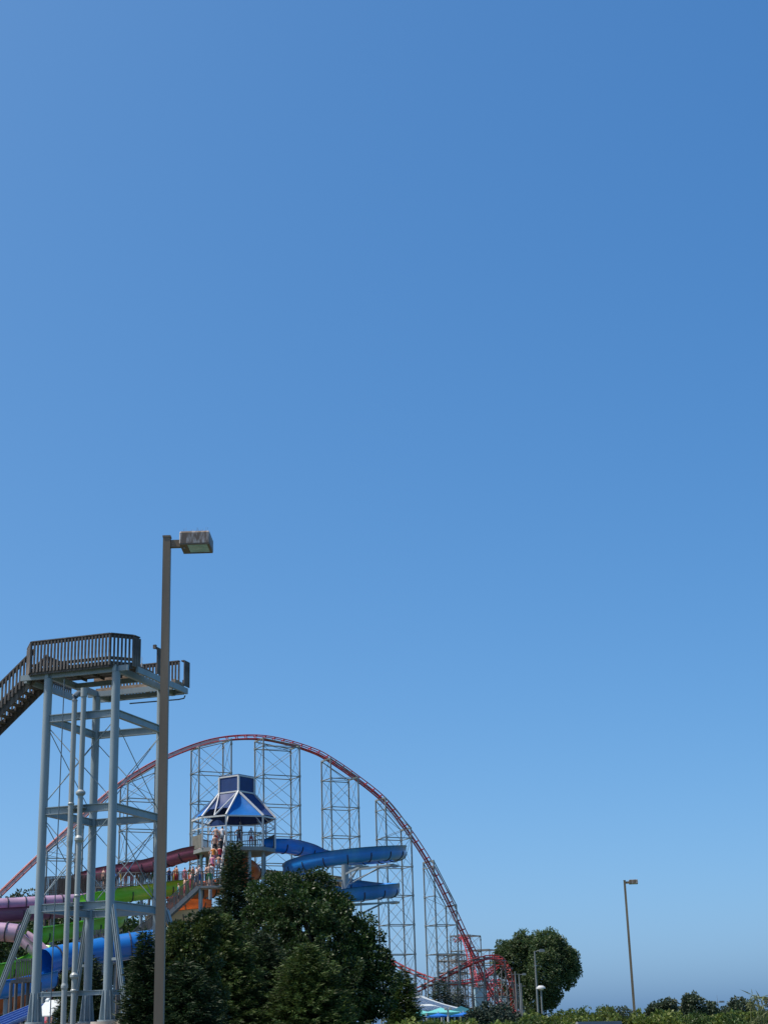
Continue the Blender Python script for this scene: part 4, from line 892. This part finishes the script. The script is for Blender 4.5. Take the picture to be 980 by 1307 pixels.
# tall reeds with drooping plumes
rp = PY(966, 1300, 30); T = thing('reed_clump', (rp.x, 30, 0), 'tall arching reeds with drooping plumes above the hedge', 'reeds')
for k in range(13):
    x0 = rp.x + rng.uniform(-.12, .55); y0_ = 30 + rng.uniform(-.3, .3); hh = rp.z + rng.uniform(.0, .42) + (.12 if k < 4 else 0); ln = rng.uniform(.1, .22) * (1 if k % 4 else -1)
    pts = [V(x0, y0_, 0), V(x0 + ln * .1, y0_, hh * .6), V(x0 + ln * .3, y0_, hh * .93), V(x0 + ln * .75, y0_, hh), V(x0 + ln * 1.3, y0_, hh * .975), V(x0 + ln * 1.6, y0_, hh * .90)]
    pts = catmull(pts, 4); st = MB().path(pts, .006, 5, rf=lambda t: .009 - .004 * t).build('stem', REED, T)
    n = 90; tt = rng.uniform(.72, 1, n); P_ = np.array([list(pts[min(len(pts) - 1, int(t * (len(pts) - 1)))]) for t in tt]) + rng.normal(size=(n, 3)) * .009
    stuff(link(bpy.data.objects.new('plume', fast_quads('plume', leaf_quads(P_, rng.normal(size=(n, 3)) * .5 + np.array([ln * 1.5, 0, -.5]), rng.normal(size=(n, 3)), rng.uniform(.03, .075, n), rng.uniform(.008, .014, n)), REED)), st))
    n = 7; tt = rng.uniform(.25, .7, n); P_ = np.array([list(pts[int(t * (len(pts) - 1))]) for t in tt])
    stuff(link(bpy.data.objects.new('blades', fast_quads('blades', leaf_quads(P_, rng.normal(size=(n, 3)) * np.array([1, .6, .3]) + np.array([0, 0, .3]), rng.normal(size=(n, 3)) + np.array([0, 0, 1]), rng.uniform(.15, .3, n), rng.uniform(.02, .03, n)), REED)), st))

# ================================================================== tents and canopies by the coaster
def canopy_tent(name, label, px, pyp, pye, Y, hw, m, vent=None, posts=True, sides=4, val=.22, group=None, cat='canopy'):
    pk = PY(px, pyp, Y); ze_ = PY(px, pye, Y).z; T = thing(name, (pk.x, Y, 0), label, cat, group); hc_ = []
    n = sides; rot = math.pi / n + .15
    ring_ = [V(pk.x + hw * math.cos(rot + 2 * math.pi * k / n), Y + hw * math.sin(rot + 2 * math.pi * k / n), ze_) for k in range(n)]
    vr = .1 if vent else 0.0
    for k in range(n):
        a, b = ring_[k], ring_[(k + 1) % n]; mb = MB(); K = 5; vs = []
        for i in range(K + 1):
            t = i / K
            for j in range(K + 1):
                e = a.lerp(b, j / K).lerp(V(pk.x, Y, pk.z), t * (1 - vr)); e.z -= .12 * math.sin(math.pi * t) * (pk.z - ze_) * .8; vs.append(e)
        fs = [(i * (K + 1) + j, i * (K + 1) + j + 1, (i + 1) * (K + 1) + j + 1, (i + 1) * (K + 1) + j) for i in range(K) for j in range(K)]
        n0 = len(vs); mb.add(vs + [v - Z * .02 for v in vs], fs + [tuple(q + n0 for q in f[::-1]) for f in fs], True)
        o = mb.build('canopy_panel', m, T)
        nn = (b - a).normalized().cross(Z) * .015; MB().hexa([a - nn - Z * val, b - nn - Z * val, b + nn - Z * val, a + nn - Z * val, a - nn - Z * .01, b - nn - Z * .01, b + nn - Z * .01, a + nn - Z * .01]).build('valance', m, o)
        if posts: MB().tube(V(a.x, a.y, -.1), a - Z * .02, .06, n=8).build('post', WHITEP, T)
    if vent:
        q = [V(pk.x, Y, pk.z).lerp(r, .14) + Z * (.10) for r in ring_]; MB().add(q + [V(pk.x, Y, pk.z + .3)], [(k, (k + 1) % n, n) for k in range(n)] + [tuple(range(n))[::-1]]).build('vent_cap', vent, T)
    if not posts: MB().tube(V(pk.x, Y, -.1), V(pk.x, Y, pk.z + .1), .04, n=8).build('pole', WHITEP, T)
canopy_tent('event_tent', 'large white peaked tent with slate vent cap beneath the coaster', 529, 1267.5, 1290, 140, 4.5, WHITE, vent=SLATE, sides=8, cat='tent')
canopy_tent('shade_canopy', 'teal square shade canopy left before the white tent beside the pine', 529, 1287, 1293.5, 120, 1.75, TEAL, group='shade canopies')
canopy_tent('shade_canopy', 'teal square shade canopy right before the white tent', 562, 1286, 1292.5, 118, 1.75, TEAL, group='shade canopies')
canopy_tent('shade_canopy', 'dark teal shade canopy standing clear of the white tent', 588, 1284, 1292.5, 122, 1.8, DTEAL, group='shade canopies')
canopy_tent('sun_umbrella', 'bright blue umbrella under the right teal canopy', 559, 1293, 1296.5, 112, .9, CANB, posts=False, sides=6, val=.1, cat='umbrella', group='blue umbrellas')
canopy_tent('sun_umbrella', 'bright blue umbrella in front of the dark teal canopy', 591, 1292, 1295.5, 110, .9, CANB, posts=False, sides=6, val=.1, cat='umbrella', group='blue umbrellas')
p = PY(571.5, 1288.5, 105); T = thing('floodlight_post', (p.x, 105, 0), 'white post with twin floodlight heads between teal and dark canopies', 'light post')
MB().tube(V(p.x, 105, -.1), p, .06, n=8).build('post', WHITEP, T)
for dx in (-.14, .14): MB().box(p + V(dx, 0, .06), (.2, .22, .2)).box(p + V(dx, -.14, .06), (.14, .06, .14)).build('lamp_head', WHITEP, T)
# pale blue metal building and white cabin below the coaster
def shed(name, label, px, pyt, Y, w, d, m, ribs, yaw=.3):
    p = PY(px, pyt, Y); T = thing(name, (p.x, Y, 0), label, 'building'); R3 = Matrix.Rotation(yaw, 3, 'Z'); h = p.z
    MB().box(V(p.x, Y, h / 2 - .2), (w, d, h + .4), R3).build('wall', m, T)
    MB().box(V(p.x, Y, h + .07), (w + .3, d + .3, .12), R3).build('roof', GALV, T)
    me = unit_box(.08, .06, h, m)
    for k in range(ribs): piece('rib', me, T, Matrix.Translation(V(p.x, Y, h / 2) + R3 @ V(-w / 2 + w * (k + .5) / ribs, -d / 2 - .02, 0)) @ R3.to_4x4())
    MB().box(V(p.x, Y, 1.05) + R3 @ V(w * .2, -d / 2 - .03, 0), (.95, .08, 2.1), R3).build('door', GALVD, T)
shed('metal_building', 'pale blue ribbed metal building beneath the red coaster drop', 611, 1261, 338, 2.3, 3.0, PALEB, 7, .15)
shed('cabin', 'small white cabin under the coaster turnaround', 641, 1272, 345, 1.5, 2.5, WHITE, 3, .2)
# guard rail in front of the hedge
g0, g1 = PY(736, 1309.5, 33), PY(792, 1308.5, 33.5); T = thing('guard_rail', (g0.x, 33, 0), 'low grey guard rail before the hedge', 'guard rail')
MB().bar(g0, g1, .06, .16).bar(g0 + Z * .04, g1 + Z * .04, .09, .05).build('rail', GALV, T)
for k in range(3): q = g0.lerp(g1, .04 + .46 * k); MB().bar(V(q.x, q.y + .09, -.1), V(q.x, q.y + .09, q.z), .1, .1).build('post', GALVD, T)

# ================================================================== people
SKIN = [mat('skin_%d' % i, c, .55, .05, 8) for i, c in enumerate([(.55, .33, .24), (.42, .24, .16), (.20, .11, .07)])]
HAIR = mat('hair_dark', (.018, .013, .01), .6, .2, 20); HAIRL = mat('hair_light', (.16, .10, .05), .6, .2, 20)
CL = {k: mat('cloth_' + k, c, .8, .1, 10) for k, c in dict(red=(.5, .03, .04), navy=(.015, .025, .09), black=(.02, .02, .022), white=(.75, .75, .74), teal=(.03, .26, .28), pink=(.62, .2, .3), yellow=(.65, .45, .06), blue=(.03, .14, .5), green=(.06, .25, .08), grey=(.25, .25, .26), orange=(.6, .2, .03)).items()}
def body_mesh(pose):
    la, ra = {'down': ((.27, .0, .80), (-.27, .0, .80)), 'rail': ((.33, -.32, 1.02), (-.27, .02, .80)), 'hip': ((.2, -.1, .98), (-.2, -.1, .98)), 'fold': ((.05, -.2, 1.18), (-.05, -.2, 1.16))}[pose]
    el = {'down': ((.26, .03, 1.10), (-.26, .03, 1.10)), 'rail': ((.30, -.06, 1.12), (-.26, .03, 1.10)), 'hip': ((.38, .06, 1.14), (-.38, .06, 1.14)), 'fold': ((.26, -.06, 1.14), (-.26, -.06, 1.14))}[pose]
    Vv = [((0, 0, .95), .145), ((0, 0, 1.12), .13), ((0, .0, 1.32), .155), ((0, .01, 1.45), .09), ((0, 0, 1.53), .055), ((0, -.015, 1.63), .085), ((0, -.01, 1.72), .07),
          ((.17, .01, 1.40), .062), (el[0], .045), (la[0], .034), ((-.17, .01, 1.40), .062), (el[1], .045), (ra[0] if False else ra, .034),
          ((.10, 0, .86), .10), ((.115, -.02, .48), .06), ((.12, .02, .08), .042), ((.13, -.13, .035), .034),
          ((-.10, 0, .86), .10), ((-.115, -.02, .48), .06), ((-.12, .02, .08), .042), ((-.13, -.13, .035), .034)]
    Vv[9] = (la, .034)
    hand = lambda e, h: tuple(h[i] + (h[i] - e[i]) * .28 for i in range(3))
    Vv += [(hand(el[0], la), .03), (hand(el[1], ra), .03)]
    E_ = [(0, 1), (1, 2), (2, 3), (3, 4), (4, 5), (5, 6), (3, 7), (7, 8), (8, 9), (9, 21), (3, 10), (10, 11), (11, 12), (12, 22), (0, 13), (13, 14), (14, 15), (15, 16), (0, 17), (17, 18), (18, 19), (19, 20)]
    me = bpy.data.meshes.new('b'); me.from_pydata([v[0] for v in Vv], E_, []); ob = bpy.data.objects.new('b', me); col.objects.link(ob)
    sk = ob.modifiers.new('s', 'SKIN'); sd = me.skin_vertices[0].data
    for i, v in enumerate(Vv): sd[i].radius = (v[1], v[1] * (.78 if i in (1, 2) else 1)); sd[i].use_root = (i == 0)
    su = ob.modifiers.new('u', 'SUBSURF'); su.levels = 1; su.render_levels = 1
    dg = bpy.context.evaluated_depsgraph_get(); out = bpy.data.meshes.new_from_object(ob.evaluated_get(dg))
    bpy.data.objects.remove(ob); out.polygons.foreach_set('use_smooth', [True] * len(out.polygons))
    co = [v.co.copy() for v in out.vertices]; idx = []
    for f in out.polygons:
        c = f.center; r = abs(c.x); z = c.z
        if z > 1.66 or (z > 1.56 and c.y > .015): k = 3
        elif .5 < z < .98 and r < .21 and not (r > .19 and abs(c.y) > .02): k = 1
        elif .98 <= z < 1.44 and r < .2: k = 2
        else: k = 0
        idx.append(k)
    return out, idx
BODY = {p_: body_mesh(p_) for p_ in ('down', 'rail', 'hip', 'fold')}
def person(loc, yaw, label, pose='down', skin=0, shorts='navy', top=None, hair=HAIR, h=1.72, group=None):
    me, idx = BODY[pose]; m2 = me.copy(); m2.materials.clear()
    for m in (SKIN[skin], CL[shorts], CL[top] if top else SKIN[skin], hair): m2.materials.append(m)
    m2.polygons.foreach_set('material_index', idx); m2.update()
    o = bpy.data.objects.new('person', m2); o.location = loc; o.rotation_euler.z = yaw; s = h / 1.76; o.scale = (s, s, s); col.objects.link(o)
    return tag(o, label, 'person', group)
G1 = 'bathers on the upper stair flight'
def upf(k, side): t = (k + .5) / 14; return V(xm + side * .25, y0 + (y1 - y0) * t, zst + (zl - zst) * t + .026)
for i, (k, sd, ps, sh, tp, sk_, lb) in enumerate([(0, -1, 'hip', 'red', None, 0, 'bather in red shorts at the top of the upper flight'), (0, 1, 'down', 'grey', 'white', 1, 'bather in white top and grey shorts at the stair head'),
    (3, -1, 'down', 'black', None, 1, 'bare-chested bather in black shorts on the upper flight'), (4, 1, 'fold', 'black', 'black', 0, 'bather in black swimwear on the upper flight'),
    (7, -1, 'hip', 'pink', 'orange', 0, 'bather in orange top and pink shorts halfway up'), (7, 1, 'rail', 'navy', 'red', 0, 'bather in red top holding the rail halfway up'),
    (10, -1, 'down', 'red', 'pink', 0, 'bather in pink top and red shorts low on the upper flight'), (10, 1, 'hip', 'grey', None, 1, 'bare-chested bather in grey shorts low on the upper flight'), (13, -1, 'fold', 'teal', 'white', 0, 'bather in white top and teal shorts at the foot of the upper flight')]):
    person(upf(k, sd), math.pi + rng.uniform(-.3, .3), lb, ps, sk_, sh, tp, group=G1)
G2 = 'bathers on the lower flight and landing'
def lowf(px): x = PY(px, 1140, 122.2).x; x = XL0 + (xe - XL0) * (math.floor((x - XL0) / (xe - XL0) * nt2) + .5) / nt2; return V(x, 122.2, zl + (ze - zl) * (XL0 - x) / (XL0 - xe) + .026)
for px, sh, tp, sk_, ps, lb in ((229, 'black', 'teal', 1, 'down', 'bather in teal top going up the lower flight'), (236.5, 'red', None, 0, 'down', 'bare-chested bather in bright red shorts on the lower flight'), (244, 'red', 'red', 0, 'rail', 'bather all in red gripping the lower handrail'), (249.5, 'navy', 'white', 0, 'hip', 'bather in white shirt and navy shorts near the landing')):
    person(lowf(px), -math.pi / 2 + .3, lb, ps, sk_, sh, tp, group=G2)
for px, Y, sh, tp, sk_, ps, hr, lb in ((255, 122.4, 'blue', 'white', 0, 'down', HAIR, 'bather in white shirt and blue shorts at the landing edge'), (263, 122.6, 'black', 'grey', 1, 'fold', HAIR, 'bather in grey top with folded arms on the landing'), (267, 122.1, 'green', None, 0, 'hip', HAIRL, 'fair-haired bather in green shorts on the landing')):
    person(V(PY(px, 1125, Y).x, Y, zl - .018), rng.uniform(0, 6), lb, ps, sk_, sh, tp, hr, group=G2)
for k, (a, r_, sh, tp, ps, lb) in enumerate(((-30, 1.6, 'black', 'red', 'down', 'lifeguard in red top under the navy arch panel'), (15, 2.4, 'navy', 'black', 'hip', 'dark-clad bather at the picket rail of the blue-roofed deck'), (50, 2.0, 'red', 'white', 'down', 'person in white top and red shorts by the slide entrance'))):
    q = oct_(a, r_); person(V(q.x, q.y, zdk + .001), rng.uniform(0, 6), lb, ps, k % 3, sh, tp, group='people on the blue-roofed deck')
cn = list(CL); p_, q_, n_ = qb
SPOT = ['left end of', 'first bay of', 'above the maroon flume end on', 'behind a steel column on', 'midway along', 'past the middle of', 'close to the lamp post on', 'behind the lamp post on', 'right of the lamp post on', 'near the stair end of', 'at the stair end of']
for i in range(20):
    t = .06 + .9 * (i + rng.uniform(-.25, .25)) / 20; e = p_.lerp(q_, t) + n_ * rng.uniform(.25, .75)
    tp = cn[(i * 3 + 1) % len(cn)] if i % 3 else None; sh = cn[(i * 5 + 2) % len(cn)]
    lb = ('bather in %s top and %s shorts ' % (tp, sh) if tp else 'bare-chested bather in %s shorts ' % sh) + SPOT[int(t * 10.9)] + ' the queue walkway'
    person(V(e.x, e.y, e.z + .001), rng.uniform(0, 6.28), lb, ['down', 'hip', 'fold', 'rail'][i % 4], i % 3, sh, tp, HAIRL if i % 4 == 0 else HAIR, h=rng.uniform(1.5, 1.8), group='bathers queuing on the walkway')
for px, sh, tp, lb in ((60, 'red', 'pink', 'bather in pink top and red shorts below the white board'), (66, 'navy', None, 'bare-chested bather in navy shorts below the white board')):
    q = PY(px, 1300, 86); person(V(q.x, 86, float(gz(q.x, 86)) - .0), rng.uniform(0, 6), lb, 'down', 0, sh, tp, group='bathers below the white board')
